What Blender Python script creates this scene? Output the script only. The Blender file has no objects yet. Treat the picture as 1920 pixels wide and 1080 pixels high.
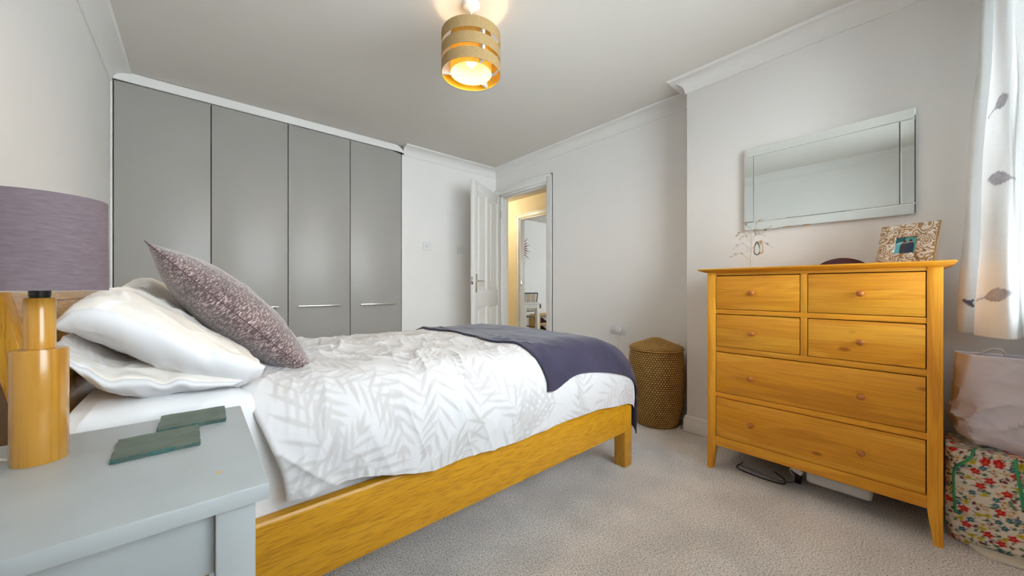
import bpy, bmesh, math, random
import numpy as np
from mathutils import Vector, Matrix

# ------------------------------------------------------------------ camera, world, light, exposure
sc = bpy.context.scene
COL = sc.collection
cam_d = bpy.data.cameras.new('camera')
cam = bpy.data.objects.new('camera', cam_d)
COL.objects.link(cam)
cam.location = (0, 0, 1.0)
cam.rotation_euler = (math.pi / 2, 0, math.radians(49 - 90))
cam_d.sensor_width = 36
cam_d.lens = 681 / 1920 * 36
cam_d.clip_start = 0.02
sc.camera = cam

world = bpy.data.worlds.new('sky')
sc.world = world
world.use_nodes = True
bg = world.node_tree.nodes['Background']
bg.inputs[0].default_value = (0.88, 0.925, 1.0, 1)      # even overcast sky
bg.inputs[1].default_value = 10.6

def portal(name, loc, rot, sx, sy):
    l = bpy.data.lights.new(name, 'AREA')
    l.shape = 'RECTANGLE'; l.size = sx; l.size_y = sy
    l.cycles.is_portal = True
    o = bpy.data.objects.new(name, l); COL.objects.link(o)
    o.location = loc; o.rotation_euler = rot
    return o
portal('window_portal', (1.26, -0.42, 1.57), (math.pi / 2, 0, math.pi), 2.5, 1.5)
portal('far_window_portal', (6.2, 2.12, 1.5), (math.pi / 2, 0, math.pi), 1.8, 1.3)

vs = sc.view_settings
vs.view_transform = 'Standard'
vs.look = 'None'
vs.gamma = 1.0
vs.use_curve_mapping = False
vs.exposure = 0.17
sc.cycles.max_bounces = 10
sc.cycles.diffuse_bounces = 6
sc.cycles.sample_clamp_indirect = 6.0

# ------------------------------------------------------------------ constants of the room
XL, XA, XB = -0.43, 2.82, 2.60        # left wall, alcove wall, chimney breast face
YF, YW = -0.30, 3.55                  # window wall, wardrobe wall
ZC = 2.455                            # ceiling
YB = 1.12                             # edge of the chimney breast
XH = 4.0                              # hall's far wall
YR = 5.67                             # end wall of the far room
rng = np.random.RandomState(7)
random.seed(7)

# ------------------------------------------------------------------ helpers
ORI = {}
def lin(r, g, b):
    f = lambda c: ((c / 255 + 0.055) / 1.055) ** 2.4 if c > 10 else c / 255 / 12.92
    return (f(r), f(g), f(b), 1)

def link(name, me, mat, parent):
    o = bpy.data.objects.new(name, me)
    COL.objects.link(o)
    if mat: me.materials.append(mat)
    if parent is not None:
        o.parent = parent
        ORI[o.name] = ORI[parent.name]
    else:
        ORI[o.name] = Vector((0, 0, 0))
    return o

def tag(o, label=None, cat=None, group=None, kind=None):
    if label: o['label'] = label
    if cat: o['category'] = cat
    if group: o['group'] = group
    if kind: o['kind'] = kind
    return o

def thing(name, loc, label, cat, group=None, rotz=0.0, rot=None):
    o = bpy.data.objects.new(name, None)
    COL.objects.link(o)
    o.empty_display_size = 0.05
    o.location = loc
    if rot is not None: o.rotation_euler = rot
    else: o.rotation_euler = (0, 0, rotz)
    ORI[o.name] = Vector(loc) if (rotz == 0 and rot is None) else None   # None: parts come in local coordinates
    return tag(o, label, cat, group)

def off(parent):
    if parent is None: return Vector((0, 0, 0))
    q = ORI[parent.name]
    return Vector((0, 0, 0)) if q is None else q

def finish(me, angle=35):
    me.polygons.foreach_set('use_smooth', [True] * len(me.polygons))
    me.set_sharp_from_angle(angle=math.radians(angle))
    me.update()

def from_bm(name, bm, mat, parent=None, angle=35):
    q = off(parent)
    if q.length: bmesh.ops.translate(bm, verts=bm.verts, vec=-q)
    me = bpy.data.meshes.new(name)
    bm.to_mesh(me); bm.free()
    finish(me, angle)
    return link(name, me, mat, parent)

def box_bm(lo, hi, bevel=0.003, seg=2):
    bm = bmesh.new()
    lo, hi = Vector(lo), Vector(hi)
    bmesh.ops.create_cube(bm, size=1)
    for v in bm.verts:
        v.co = Vector((lo[i] + (v.co[i] + 0.5) * (hi[i] - lo[i]) for i in range(3)))
    if bevel > 0:
        b = min(bevel, min(hi[i] - lo[i] for i in range(3)) * 0.45)
        bmesh.ops.bevel(bm, geom=list(bm.edges), offset=b, segments=seg, affect='EDGES', profile=0.5)
    return bm

def box(name, lo, hi, mat, parent=None, bevel=0.003, seg=2):
    lo2 = [min(a, b) for a, b in zip(lo, hi)]; hi2 = [max(a, b) for a, b in zip(lo, hi)]
    return from_bm(name, box_bm(lo2, hi2, bevel, seg), mat, parent)

def boxes(name, lst, mat, parent=None, bevel=0.0):
    bm = bmesh.new()
    for lo, hi in lst:
        b = box_bm([min(p, q) for p, q in zip(lo, hi)], [max(p, q) for p, q in zip(lo, hi)], bevel)
        me = bpy.data.meshes.new('tmp'); b.to_mesh(me); b.free()
        bm.from_mesh(me); bpy.data.meshes.remove(me)
    return from_bm(name, bm, mat, parent)

def prism_bm(pts, axis, a0, a1):
    """closed 2D outline pts extruded along axis (0,1,2) from a0 to a1"""
    bm = bmesh.new()
    def mk(p, a):
        c = [0, 0, 0]; k = [i for i in range(3) if i != axis]
        c[k[0]], c[k[1]], c[axis] = p[0], p[1], a
        return bm.verts.new(c)
    A = [mk(p, a0) for p in pts]; B = [mk(p, a1) for p in pts]
    bm.faces.new(A); bm.faces.new(B)
    n = len(pts)
    for i in range(n):
        bm.faces.new((A[i], A[(i + 1) % n], B[(i + 1) % n], B[i]))
    bmesh.ops.recalc_face_normals(bm, faces=bm.faces)
    return bm

def prism(name, pts, axis, a0, a1, mat, parent=None, angle=35, bevel=0):
    bm = prism_bm(pts, axis, a0, a1)
    if bevel: bmesh.ops.bevel(bm, geom=list(bm.edges), offset=bevel, segments=2, affect='EDGES', profile=0.5)
    return from_bm(name, bm, mat, parent, angle)

def lathe_bm(prof, c, seg=48, axis=2):
    """prof: list of (r, h); closed by caps where r is 0"""
    bm = bmesh.new()
    rings = []
    for r, h in prof:
        if r < 1e-6:
            p = [c[0], c[1], c[2]]; p[axis] += h
            rings.append([bm.verts.new(p)])
        else:
            ring = []
            for i in range(seg):
                a = 2 * math.pi * i / seg
                k = [j for j in range(3) if j != axis]
                p = [c[0], c[1], c[2]]
                p[k[0]] += r * math.cos(a); p[k[1]] += r * math.sin(a); p[axis] += h
                ring.append(bm.verts.new(p))
            rings.append(ring)
    for A, B in zip(rings[:-1], rings[1:]):
        if len(A) == 1 and len(B) == 1: continue
        if len(A) == 1:
            for i in range(seg): bm.faces.new((A[0], B[i], B[(i + 1) % seg]))
        elif len(B) == 1:
            for i in range(seg): bm.faces.new((A[i], A[(i + 1) % seg], B[0]))
        else:
            for i in range(seg): bm.faces.new((A[i], A[(i + 1) % seg], B[(i + 1) % seg], B[i]))
    bmesh.ops.recalc_face_normals(bm, faces=bm.faces)
    return bm

def lathe(name, prof, c, mat, parent=None, seg=48, axis=2, angle=40):
    return from_bm(name, lathe_bm(prof, c, seg, axis), mat, parent, angle)

def smooth_path(pts, n=8, closed=False):
    P = [Vector(p) for p in pts]; out = []
    m = len(P)
    rngi = range(m if closed else m - 1)
    for i in rngi:
        p0 = P[(i - 1) % m] if (closed or i > 0) else P[0] * 2 - P[1]
        p1, p2 = P[i], P[(i + 1) % m]
        p3 = P[(i + 2) % m] if (closed or i + 2 < m) else P[-1] * 2 - P[-2]
        for k in range(n):
            t = k / n
            out.append(0.5 * ((2 * p1) + (p2 - p0) * t + (2 * p0 - 5 * p1 + 4 * p2 - p3) * t * t + (-p0 + 3 * p1 - 3 * p2 + p3) * t ** 3))
    if not closed: out.append(P[-1])
    return out

def tube_bm(pts, r, seg=8, closed=False, bm=None, flat=1.0):
    own = bm is None
    if own: bm = bmesh.new()
    P = [Vector(p) for p in pts]
    n = len(P)
    rr = r if isinstance(r, (list, tuple)) else [r] * n
    rings = []
    up = Vector((0, 0, 1))
    prev = None
    for i in range(n):
        a = P[(i - 1) % n] if (closed or i > 0) else P[i]
        b = P[(i + 1) % n] if (closed or i < n - 1) else P[i]
        t = (b - a).normalized()
        if prev is None:
            s = t.cross(up)
            if s.length < 0.05: s = t.cross(Vector((1, 0, 0)))
        else:
            s = prev - t * prev.dot(t)
        s.normalize(); prev = s
        w = t.cross(s)
        rings.append([bm.verts.new(P[i] + (s * math.cos(2 * math.pi * k / seg) + w * math.sin(2 * math.pi * k / seg) * flat) * rr[i]) for k in range(seg)])
    m = n if closed else n - 1
    for i in range(m):
        A, B = rings[i], rings[(i + 1) % n]
        for k in range(seg): bm.faces.new((A[k], A[(k + 1) % seg], B[(k + 1) % seg], B[k]))
    if not closed:
        bm.faces.new(rings[0][::-1]); bm.faces.new(rings[-1])
    if own: bmesh.ops.recalc_face_normals(bm, faces=bm.faces)
    return bm

def tube(name, pts, r, mat, parent=None, seg=8, closed=False, n=8, flat=1.0):
    return from_bm(name, tube_bm(smooth_path(pts, n, closed) if n else pts, r, seg, closed, flat=flat), mat, parent, 60)

def grid_mesh(name, V, mat, parent=None, col=None, closed_u=False, angle=180):
    """V: (nu, nv, 3) array -> quad mesh; col: (nu, nv, 3) linear colours"""
    nu, nv = V.shape[:2]
    q = np.array(off(parent))
    co = (V - q).reshape(-1, 3).astype(np.float32)
    idx = np.arange(nu * nv).reshape(nu, nv)
    if closed_u: idx = np.vstack([idx, idx[:1]])
    f = np.stack([idx[:-1, :-1], idx[1:, :-1], idx[1:, 1:], idx[:-1, 1:]], -1).reshape(-1, 4)
    me = bpy.data.meshes.new(name)
    me.vertices.add(len(co)); me.vertices.foreach_set('co', co.ravel())
    me.loops.add(f.size); me.loops.foreach_set('vertex_index', f.ravel().astype(np.int32))
    me.polygons.add(len(f)); me.polygons.foreach_set('loop_start', np.arange(0, f.size, 4, dtype=np.int32))
    me.update(calc_edges=True)
    me.polygons.foreach_set('use_smooth', np.ones(len(f), dtype=bool))
    if angle < 180: me.set_sharp_from_angle(angle=math.radians(angle))
    if col is not None:
        at = me.color_attributes.new('col', 'FLOAT_COLOR', 'POINT')
        c4 = np.ones((nu * nv, 4), dtype=np.float32); c4[:, :3] = col.reshape(-1, 3)
        at.data.foreach_set('color', c4.ravel())
    return link(name, me, mat, parent)

def hashn(ix, iy, seed):
    h = (ix.astype(np.int64) * 374761393 + iy.astype(np.int64) * 668265263 + seed * 974711) & 0x7fffffff
    h = ((h ^ (h >> 13)) * 1274126177) & 0x7fffffff
    return ((h ^ (h >> 16)) & 0xffff) / 65535.0

def vn(x, y, seed=0):
    ix, iy = np.floor(x), np.floor(y)
    fx, fy = x - ix, y - iy
    fx = fx * fx * fx * (fx * (fx * 6 - 15) + 10); fy = fy * fy * fy * (fy * (fy * 6 - 15) + 10)
    a, b = hashn(ix, iy, seed), hashn(ix + 1, iy, seed)
    c, d = hashn(ix, iy + 1, seed), hashn(ix + 1, iy + 1, seed)
    return (a * (1 - fx) + b * fx) * (1 - fy) + (c * (1 - fx) + d * fx) * fy

def fbm(x, y, seed=0, o=3):
    s, a, t = 0, 0.5, 0
    for k in range(o):
        s = s + a * vn(x * 2 ** k, y * 2 ** k, seed + k); t += a; a *= 0.5
    return s / t

def ridge(x, y, seed=0):
    return (1 - np.abs(2 * vn(x, y, seed) - 1)) ** 3

def sst(a, b, x):
    t = np.clip((x - a) / (b - a), 0, 1)
    return t * t * (3 - 2 * t)

class Raster:
    """flat print, drawn in metres and sampled at mesh vertices"""
    def __init__(s, w, h, res, base):
        s.res = res; s.n = (int(w / res) + 1, int(h / res) + 1)
        s.a = np.zeros(s.n + (3,)); s.a[:] = base
    def blob(s, cx, cy, fn, rad, colr, alpha=1.0):
        i0, i1 = max(0, int((cx - rad) / s.res)), min(s.n[0], int((cx + rad) / s.res) + 2)
        j0, j1 = max(0, int((cy - rad) / s.res)), min(s.n[1], int((cy + rad) / s.res) + 2)
        if i0 >= i1 or j0 >= j1: return
        X, Y = np.meshgrid(np.arange(i0, i1) * s.res - cx, np.arange(j0, j1) * s.res - cy, indexing='ij')
        m = np.clip(fn(X, Y) / s.res + 0.5, 0, 1)[..., None] * alpha
        s.a[i0:i1, j0:j1] = s.a[i0:i1, j0:j1] * (1 - m) + np.array(colr[:3]) * m
    def leaf(s, x, y, ang, L, W, colr, alpha=1.0):
        ca, sa = math.cos(ang), math.sin(ang)
        def fn(X, Y):
            u = X * ca + Y * sa; v = -X * sa + Y * ca
            k = np.clip(u / L, -0.5, 0.5) + 0.5
            w = W * np.sin(np.pi * k) ** 0.8 * (1.15 - 0.5 * k)
            return np.where(np.abs(u) <= L / 2, w - np.abs(v), -1)
        s.blob(x + ca * L / 2, y + sa * L / 2, fn, L / 2 + W, colr, alpha)
    def disc(s, x, y, r, colr, lobes=0, depth=0.0, ph=0.0, alpha=1.0):
        def fn(X, Y):
            R = np.hypot(X, Y)
            return (r * (1 + depth * np.cos(lobes * np.arctan2(Y, X) + ph)) if lobes else r) - R
        s.blob(x, y, fn, r * 1.5, colr, alpha)
    def line(s, x0, y0, x1, y1, w, colr, alpha=1.0):
        L = math.hypot(x1 - x0, y1 - y0); a = math.atan2(y1 - y0, x1 - x0); ca, sa = math.cos(a), math.sin(a)
        def fn(X, Y):
            u = X * ca + Y * sa; v = -X * sa + Y * ca
            return np.minimum(w - np.abs(v), L / 2 + w - np.abs(u))
        s.blob((x0 + x1) / 2, (y0 + y1) / 2, fn, L / 2 + w * 2, colr, alpha)
    def at(s, x, y):
        fx = np.clip(x / s.res, 0, s.n[0] - 1.001); fy = np.clip(y / s.res, 0, s.n[1] - 1.001)
        i, j = fx.astype(int), fy.astype(int); u, v = (fx - i)[..., None], (fy - j)[..., None]
        return (s.a[i, j] * (1 - u) + s.a[i + 1, j] * u) * (1 - v) + (s.a[i, j + 1] * (1 - u) + s.a[i + 1, j + 1] * u) * v

# ------------------------------------------------------------------ materials
def new_mat(name):
    m = bpy.data.materials.new(name); m.use_nodes = True
    nt = m.node_tree; b = nt.nodes['Principled BSDF']
    return m, nt, b

def nd(nt, t, **kw):
    n = nt.nodes.new(t)
    for k, v in kw.items():
        if k.startswith('i_'): n.inputs[k[2:].replace('_', ' ')].default_value = v
        else: setattr(n, k, v)
    return n

def plain(name, c, rough=0.6, metal=0.0, noise=0.0, nscale=6.0, bump=0.0, bscale=80.0, coat=0.0, spec=0.5, sheen=0.0):
    m, nt, b = new_mat(name)
    b.inputs['Base Color'].default_value = c
    b.inputs['Roughness'].default_value = rough
    b.inputs['Metallic'].default_value = metal
    b.inputs['Specular IOR Level'].default_value = spec
    b.inputs['Coat Weight'].default_value = coat
    b.inputs['Coat Roughness'].default_value = 0.15
    if sheen:
        b.inputs['Sheen Weight'].default_value = sheen; b.inputs['Sheen Roughness'].default_value = 0.4
    tc = nd(nt, 'ShaderNodeTexCoord')
    if noise:
        n = nd(nt, 'ShaderNodeTexNoise'); n.inputs['Scale'].default_value = nscale; n.inputs['Detail'].default_value = 5
        r = nd(nt, 'ShaderNodeValToRGB')
        r.color_ramp.elements[0].position = 0.3; r.color_ramp.elements[1].position = 0.7
        r.color_ramp.elements[0].color = tuple(x * (1 - noise) for x in c[:3]) + (1,)
        r.color_ramp.elements[1].color = tuple(min(1, x * (1 + noise)) for x in c[:3]) + (1,)
        nt.links.new(tc.outputs['Object'], n.inputs['Vector']); nt.links.new(n.outputs[0], r.inputs[0])
        nt.links.new(r.outputs[0], b.inputs['Base Color'])
    if bump:
        n2 = nd(nt, 'ShaderNodeTexNoise'); n2.inputs['Scale'].default_value = bscale; n2.inputs['Detail'].default_value = 4
        bp = nd(nt, 'ShaderNodeBump'); bp.inputs['Strength'].default_value = bump; bp.inputs['Distance'].default_value = 0.002
        nt.links.new(tc.outputs['Object'], n2.inputs['Vector']); nt.links.new(n2.outputs[0], bp.inputs['Height'])
        nt.links.new(bp.outputs[0], b.inputs['Normal'])
    return m

def wood(name, dark, mid, light, axis=0, rough=0.42, across=7.0, along=0.7, pores=0.45, coat=0.0, knots=False, ring=0.075, pf=(2.6, 120.0)):
    m, nt, b = new_mat(name)
    b.inputs['Roughness'].default_value = rough
    b.inputs['Coat Weight'].default_value = coat; b.inputs['Coat Roughness'].default_value = 0.12
    tc = nd(nt, 'ShaderNodeTexCoord'); oi = nd(nt, 'ShaderNodeObjectInfo')
    mul = nd(nt, 'ShaderNodeMath', operation='MULTIPLY'); mul.inputs[1].default_value = 7.3
    nt.links.new(oi.outputs['Random'], mul.inputs[0])
    add = nd(nt, 'ShaderNodeVectorMath', operation='ADD')
    nt.links.new(tc.outputs['Object'], add.inputs[0]); nt.links.new(mul.outputs[0], add.inputs[1])
    def mapped(al, ac):
        mp = nd(nt, 'ShaderNodeMapping'); s = [ac] * 3; s[axis] = al
        mp.inputs['Scale'].default_value = s
        nt.links.new(add.outputs[0], mp.inputs['Vector']); return mp
    m1 = mapped(along, across)
    n1 = nd(nt, 'ShaderNodeTexNoise'); n1.inputs['Scale'].default_value = 1.6; n1.inputs['Detail'].default_value = 5; n1.inputs['Distortion'].default_value = 1.1
    nt.links.new(m1.outputs[0], n1.inputs['Vector'])
    # growth rings read off the warped field
    sn = nd(nt, 'ShaderNodeMath', operation='MULTIPLY'); sn.inputs[1].default_value = 34.0
    nt.links.new(n1.outputs[0], sn.inputs[0])
    si = nd(nt, 'ShaderNodeMath', operation='SINE'); nt.links.new(sn.outputs[0], si.inputs[0])
    ma = nd(nt, 'ShaderNodeMath', operation='MULTIPLY_ADD'); ma.inputs[1].default_value = ring
    nt.links.new(si.outputs[0], ma.inputs[0]); nt.links.new(n1.outputs[0], ma.inputs[2])
    r = nd(nt, 'ShaderNodeValToRGB'); e = r.color_ramp.elements
    e[0].position = 0.30; e[0].color = dark; e[1].position = 0.68; e[1].color = light
    k = r.color_ramp.elements.new(0.48); k.color = mid
    nt.links.new(ma.outputs[0], r.inputs[0])
    m2 = mapped(*pf)
    n2 = nd(nt, 'ShaderNodeTexNoise'); n2.inputs['Scale'].default_value = 1.6; n2.inputs['Detail'].default_value = 3
    nt.links.new(m2.outputs[0], n2.inputs['Vector'])
    r2 = nd(nt, 'ShaderNodeValToRGB'); r2.color_ramp.elements[0].position = 0.36; r2.color_ramp.elements[1].position = 0.5
    g = 1 - 0.32 * pores
    r2.color_ramp.elements[0].color = (g, g * 0.94, g * 0.85, 1); r2.color_ramp.elements[1].color = (1, 1, 1, 1)
    nt.links.new(n2.outputs[0], r2.inputs[0])
    mx = nd(nt, 'ShaderNodeMix', data_type='RGBA', blend_type='MULTIPLY'); mx.inputs[0].default_value = 1.0
    nt.links.new(r.outputs[0], mx.inputs[6]); nt.links.new(r2.outputs[0], mx.inputs[7])
    hv = nd(nt, 'ShaderNodeMapRange'); hv.inputs['To Min'].default_value = 0.86; hv.inputs['To Max'].default_value = 1.06
    nt.links.new(oi.outputs['Random'], hv.inputs['Value'])
    vm = nd(nt, 'ShaderNodeVectorMath', operation='SCALE')
    nt.links.new(mx.outputs[2], vm.inputs[0]); nt.links.new(hv.outputs[0], vm.inputs['Scale'])
    last = vm.outputs[0]
    if knots:
        m3 = mapped(5.0, 11.0)
        vo = nd(nt, 'ShaderNodeTexVoronoi'); vo.inputs['Scale'].default_value = 0.9
        nt.links.new(m3.outputs[0], vo.inputs['Vector'])
        r3 = nd(nt, 'ShaderNodeValToRGB'); r3.color_ramp.elements[0].position = 0.05; r3.color_ramp.elements[1].position = 0.12
        r3.color_ramp.elements[0].color = (0.55, 0.40, 0.28, 1); r3.color_ramp.elements[1].color = (1, 1, 1, 1)
        nt.links.new(vo.outputs['Distance'], r3.inputs[0])
        mk = nd(nt, 'ShaderNodeMix', data_type='RGBA', blend_type='MULTIPLY'); mk.inputs[0].default_value = 1.0
        nt.links.new(last, mk.inputs[6]); nt.links.new(r3.outputs[0], mk.inputs[7]); last = mk.outputs[2]
    nt.links.new(last, b.inputs['Base Color'])
    bp = nd(nt, 'ShaderNodeBump'); bp.inputs['Strength'].default_value = 0.12 * pores; bp.inputs['Distance'].default_value = 0.001
    nt.links.new(n2.outputs[0], bp.inputs['Height']); nt.links.new(bp.outputs[0], b.inputs['Normal'])
    return m

def vcol(name, rough=0.8, bump=0.0, bscale=400.0, sheen=0.0, weave=None):
    m, nt, b = new_mat(name)
    a = nd(nt, 'ShaderNodeVertexColor'); a.layer_name = 'col'
    nt.links.new(a.outputs[0], b.inputs['Base Color'])
    b.inputs['Roughness'].default_value = rough
    b.inputs['Specular IOR Level'].default_value = 0.25
    if sheen:
        b.inputs['Sheen Weight'].default_value = sheen
    if bump:
        tc = nd(nt, 'ShaderNodeTexCoord')
        n = nd(nt, 'ShaderNodeTexNoise'); n.inputs['Scale'].default_value = bscale; n.inputs['Detail'].default_value = 3
        bp = nd(nt, 'ShaderNodeBump'); bp.inputs['Strength'].default_value = bump; bp.inputs['Distance'].default_value = 0.001
        nt.links.new(tc.outputs['Object'], n.inputs['Vector']); nt.links.new(n.outputs[0], bp.inputs['Height'])
        nt.links.new(bp.outputs[0], b.inputs['Normal'])
    return m

def emit(name, c, s):
    m, nt, b = new_mat(name)
    b.inputs['Base Color'].default_value = c
    b.inputs['Emission Color'].default_value = c
    b.inputs['Emission Strength'].default_value = s
    return m

def thin_glass(name, tint=(0.95, 0.98, 0.97, 1)):
    m, nt, b = new_mat(name)
    nt.nodes.remove(b)
    t = nd(nt, 'ShaderNodeBsdfTransparent'); t.inputs[0].default_value = tint
    g = nd(nt, 'ShaderNodeBsdfGlossy'); g.inputs['Roughness'].default_value = 0.02
    f = nd(nt, 'ShaderNodeFresnel'); f.inputs[0].default_value = 1.45
    x = nd(nt, 'ShaderNodeMixShader')
    nt.links.new(f.outputs[0], x.inputs[0]); nt.links.new(t.outputs[0], x.inputs[1]); nt.links.new(g.outputs[0], x.inputs[2])
    nt.links.new(x.outputs[0], nt.nodes['Material Output'].inputs[0])
    return m

def translucent(name, c, mix=0.4, rough=0.8):
    m, nt, b = new_mat(name)
    b.inputs['Base Color'].default_value = c; b.inputs['Roughness'].default_value = rough
    t = nd(nt, 'ShaderNodeBsdfTranslucent'); t.inputs[0].default_value = c
    x = nd(nt, 'ShaderNodeMixShader'); x.inputs[0].default_value = mix
    nt.links.new(b.outputs[0], x.inputs[1]); nt.links.new(t.outputs[0], x.inputs[2])
    nt.links.new(x.outputs[0], nt.nodes['Material Output'].inputs[0])
    return m, nt, b, t

def carpet_mat():
    m, nt, b = new_mat('carpet')
    tc = nd(nt, 'ShaderNodeTexCoord')
    n = nd(nt, 'ShaderNodeTexNoise'); n.inputs['Scale'].default_value = 170; n.inputs['Detail'].default_value = 4; n.inputs['Roughness'].default_value = 0.7
    n3 = nd(nt, 'ShaderNodeTexNoise'); n3.inputs['Scale'].default_value = 5; n3.inputs['Detail'].default_value = 3
    nt.links.new(tc.outputs['Object'], n.inputs['Vector']); nt.links.new(tc.outputs['Object'], n3.inputs['Vector'])
    r = nd(nt, 'ShaderNodeValToRGB'); e = r.color_ramp.elements
    e[0].position = 0.36; e[0].color = (0.29, 0.275, 0.27, 1); e[1].position = 0.62; e[1].color = (1.0, 0.98, 0.965, 1)
    k = e.new(0.49); k.color = (0.79, 0.765, 0.75, 1)
    nt.links.new(n.outputs[0], r.inputs[0])
    r3 = nd(nt, 'ShaderNodeValToRGB'); r3.color_ramp.elements[0].color = (0.84, 0.84, 0.84, 1); r3.color_ramp.elements[0].position = 0.35; r3.color_ramp.elements[1].position = 0.65
    nt.links.new(n3.outputs[0], r3.inputs[0])
    mx = nd(nt, 'ShaderNodeMix', data_type='RGBA', blend_type='MULTIPLY'); mx.inputs[0].default_value = 1
    nt.links.new(r.outputs[0], mx.inputs[6]); nt.links.new(r3.outputs[0], mx.inputs[7])
    nt.links.new(mx.outputs[2], b.inputs['Base Color'])
    b.inputs['Roughness'].default_value = 0.95; b.inputs['Specular IOR Level'].default_value = 0.1
    bp = nd(nt, 'ShaderNodeBump'); bp.inputs['Strength'].default_value = 0.35; bp.inputs['Distance'].default_value = 0.004
    nt.links.new(n.outputs[0], bp.inputs['Height']); nt.links.new(bp.outputs[0], b.inputs['Normal'])
    return m

def chenille_mat():
    m, nt, b = new_mat('chenille')
    tc = nd(nt, 'ShaderNodeTexCoord')
    mp = nd(nt, 'ShaderNodeMapping'); mp.inputs['Scale'].default_value = (1.0, 0.16, 0.20)
    nt.links.new(tc.outputs['Object'], mp.inputs['Vector'])
    n = nd(nt, 'ShaderNodeTexNoise'); n.inputs['Scale'].default_value = 430; n.inputs['Detail'].default_value = 3; n.inputs['Distortion'].default_value = 0.8
    nt.links.new(mp.outputs[0], n.inputs['Vector'])
    n2 = nd(nt, 'ShaderNodeTexNoise'); n2.inputs['Scale'].default_value = 14; n2.inputs['Detail'].default_value = 4
    nt.links.new(tc.outputs['Object'], n2.inputs['Vector'])
    r = nd(nt, 'ShaderNodeValToRGB'); e = r.color_ramp.elements
    e[0].position = 0.50; e[0].color = (0.085, 0.056, 0.056, 1); e[1].position = 0.66; e[1].color = (0.60, 0.50, 0.48, 1)
    nt.links.new(n.outputs[0], r.inputs[0])
    r2 = nd(nt, 'ShaderNodeValToRGB'); r2.color_ramp.elements[0].position = 0.3; r2.color_ramp.elements[1].position = 0.7
    r2.color_ramp.elements[0].color = (0.75, 0.7, 0.72, 1); r2.color_ramp.elements[1].color = (1.25, 1.15, 1.15, 1)
    nt.links.new(n2.outputs[0], r2.inputs[0])
    mx = nd(nt, 'ShaderNodeMix', data_type='RGBA', blend_type='MULTIPLY'); mx.inputs[0].default_value = 1
    nt.links.new(r.outputs[0], mx.inputs[6]); nt.links.new(r2.outputs[0], mx.inputs[7])
    nt.links.new(mx.outputs[2], b.inputs['Base Color'])
    b.inputs['Roughness'].default_value = 0.9; b.inputs['Sheen Weight'].default_value = 0.5
    bp = nd(nt, 'ShaderNodeBump'); bp.inputs['Strength'].default_value = 0.5; bp.inputs['Distance'].default_value = 0.002
    nt.links.new(n.outputs[0], bp.inputs['Height']); nt.links.new(bp.outputs[0], b.inputs['Normal'])
    return m

def linen_mat(name, c1, c2, rough=0.85, sc_=(60, 60, 420)):
    m, nt, b = new_mat(name)
    tc = nd(nt, 'ShaderNodeTexCoord')
    mp = nd(nt, 'ShaderNodeMapping'); mp.inputs['Scale'].default_value = sc_
    n = nd(nt, 'ShaderNodeTexNoise'); n.inputs['Scale'].default_value = 1; n.inputs['Detail'].default_value = 3
    r = nd(nt, 'ShaderNodeValToRGB'); r.color_ramp.elements[0].position = 0.3; r.color_ramp.elements[1].position = 0.7
    r.color_ramp.elements[0].color = c1; r.color_ramp.elements[1].color = c2
    nt.links.new(tc.outputs['Object'], mp.inputs['Vector']); nt.links.new(mp.outputs[0], n.inputs['Vector'])
    nt.links.new(n.outputs[0], r.inputs[0]); nt.links.new(r.outputs[0], b.inputs['Base Color'])
    b.inputs['Roughness'].default_value = rough
    return m

def mosaic_mat():
    m, nt, b = new_mat('paisley_mosaic')
    tc = nd(nt, 'ShaderNodeTexCoord')
    n = nd(nt, 'ShaderNodeTexNoise'); n.inputs['Scale'].default_value = 20; n.inputs['Detail'].default_value = 1.5
    nt.links.new(tc.outputs['Object'], n.inputs['Vector'])
    mu = nd(nt, 'ShaderNodeMath', operation='MULTIPLY'); mu.inputs[1].default_value = 70
    nt.links.new(n.outputs[0], mu.inputs[0])
    si = nd(nt, 'ShaderNodeMath', operation='SINE'); nt.links.new(mu.outputs[0], si.inputs[0])
    vo = nd(nt, 'ShaderNodeTexVoronoi'); vo.feature = 'DISTANCE_TO_EDGE'; vo.inputs['Scale'].default_value = 150
    nt.links.new(tc.outputs['Object'], vo.inputs['Vector'])
    r = nd(nt, 'ShaderNodeValToRGB'); e = r.color_ramp.elements
    e[0].position = 0.30; e[0].color = lin(176, 140, 92); e[1].position = 0.62; e[1].color = lin(240, 234, 226)
    ad = nd(nt, 'ShaderNodeMath', operation='MULTIPLY_ADD'); ad.inputs[1].default_value = 0.5; ad.inputs[2].default_value = 0.5
    nt.links.new(si.outputs[0], ad.inputs[0]); nt.links.new(ad.outputs[0], r.inputs[0])
    r2 = nd(nt, 'ShaderNodeValToRGB'); r2.color_ramp.elements[0].position = 0.0; r2.color_ramp.elements[1].position = 0.14
    r2.color_ramp.elements[0].color = lin(168, 128, 78); r2.color_ramp.elements[1].color = (1, 1, 1, 1)
    nt.links.new(vo.outputs['Distance'], r2.inputs[0])
    mx = nd(nt, 'ShaderNodeMix', data_type='RGBA', blend_type='MULTIPLY'); mx.inputs[0].default_value = 0.9
    nt.links.new(r.outputs[0], mx.inputs[6]); nt.links.new(r2.outputs[0], mx.inputs[7])
    nt.links.new(mx.outputs[2], b.inputs['Base Color']); b.inputs['Roughness'].default_value = 0.5
    bp = nd(nt, 'ShaderNodeBump'); bp.inputs['Strength'].default_value = 0.5; bp.inputs['Distance'].default_value = 0.002
    nt.links.new(vo.outputs['Distance'], bp.inputs['Height']); nt.links.new(bp.outputs[0], b.inputs['Normal'])
    return m

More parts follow.
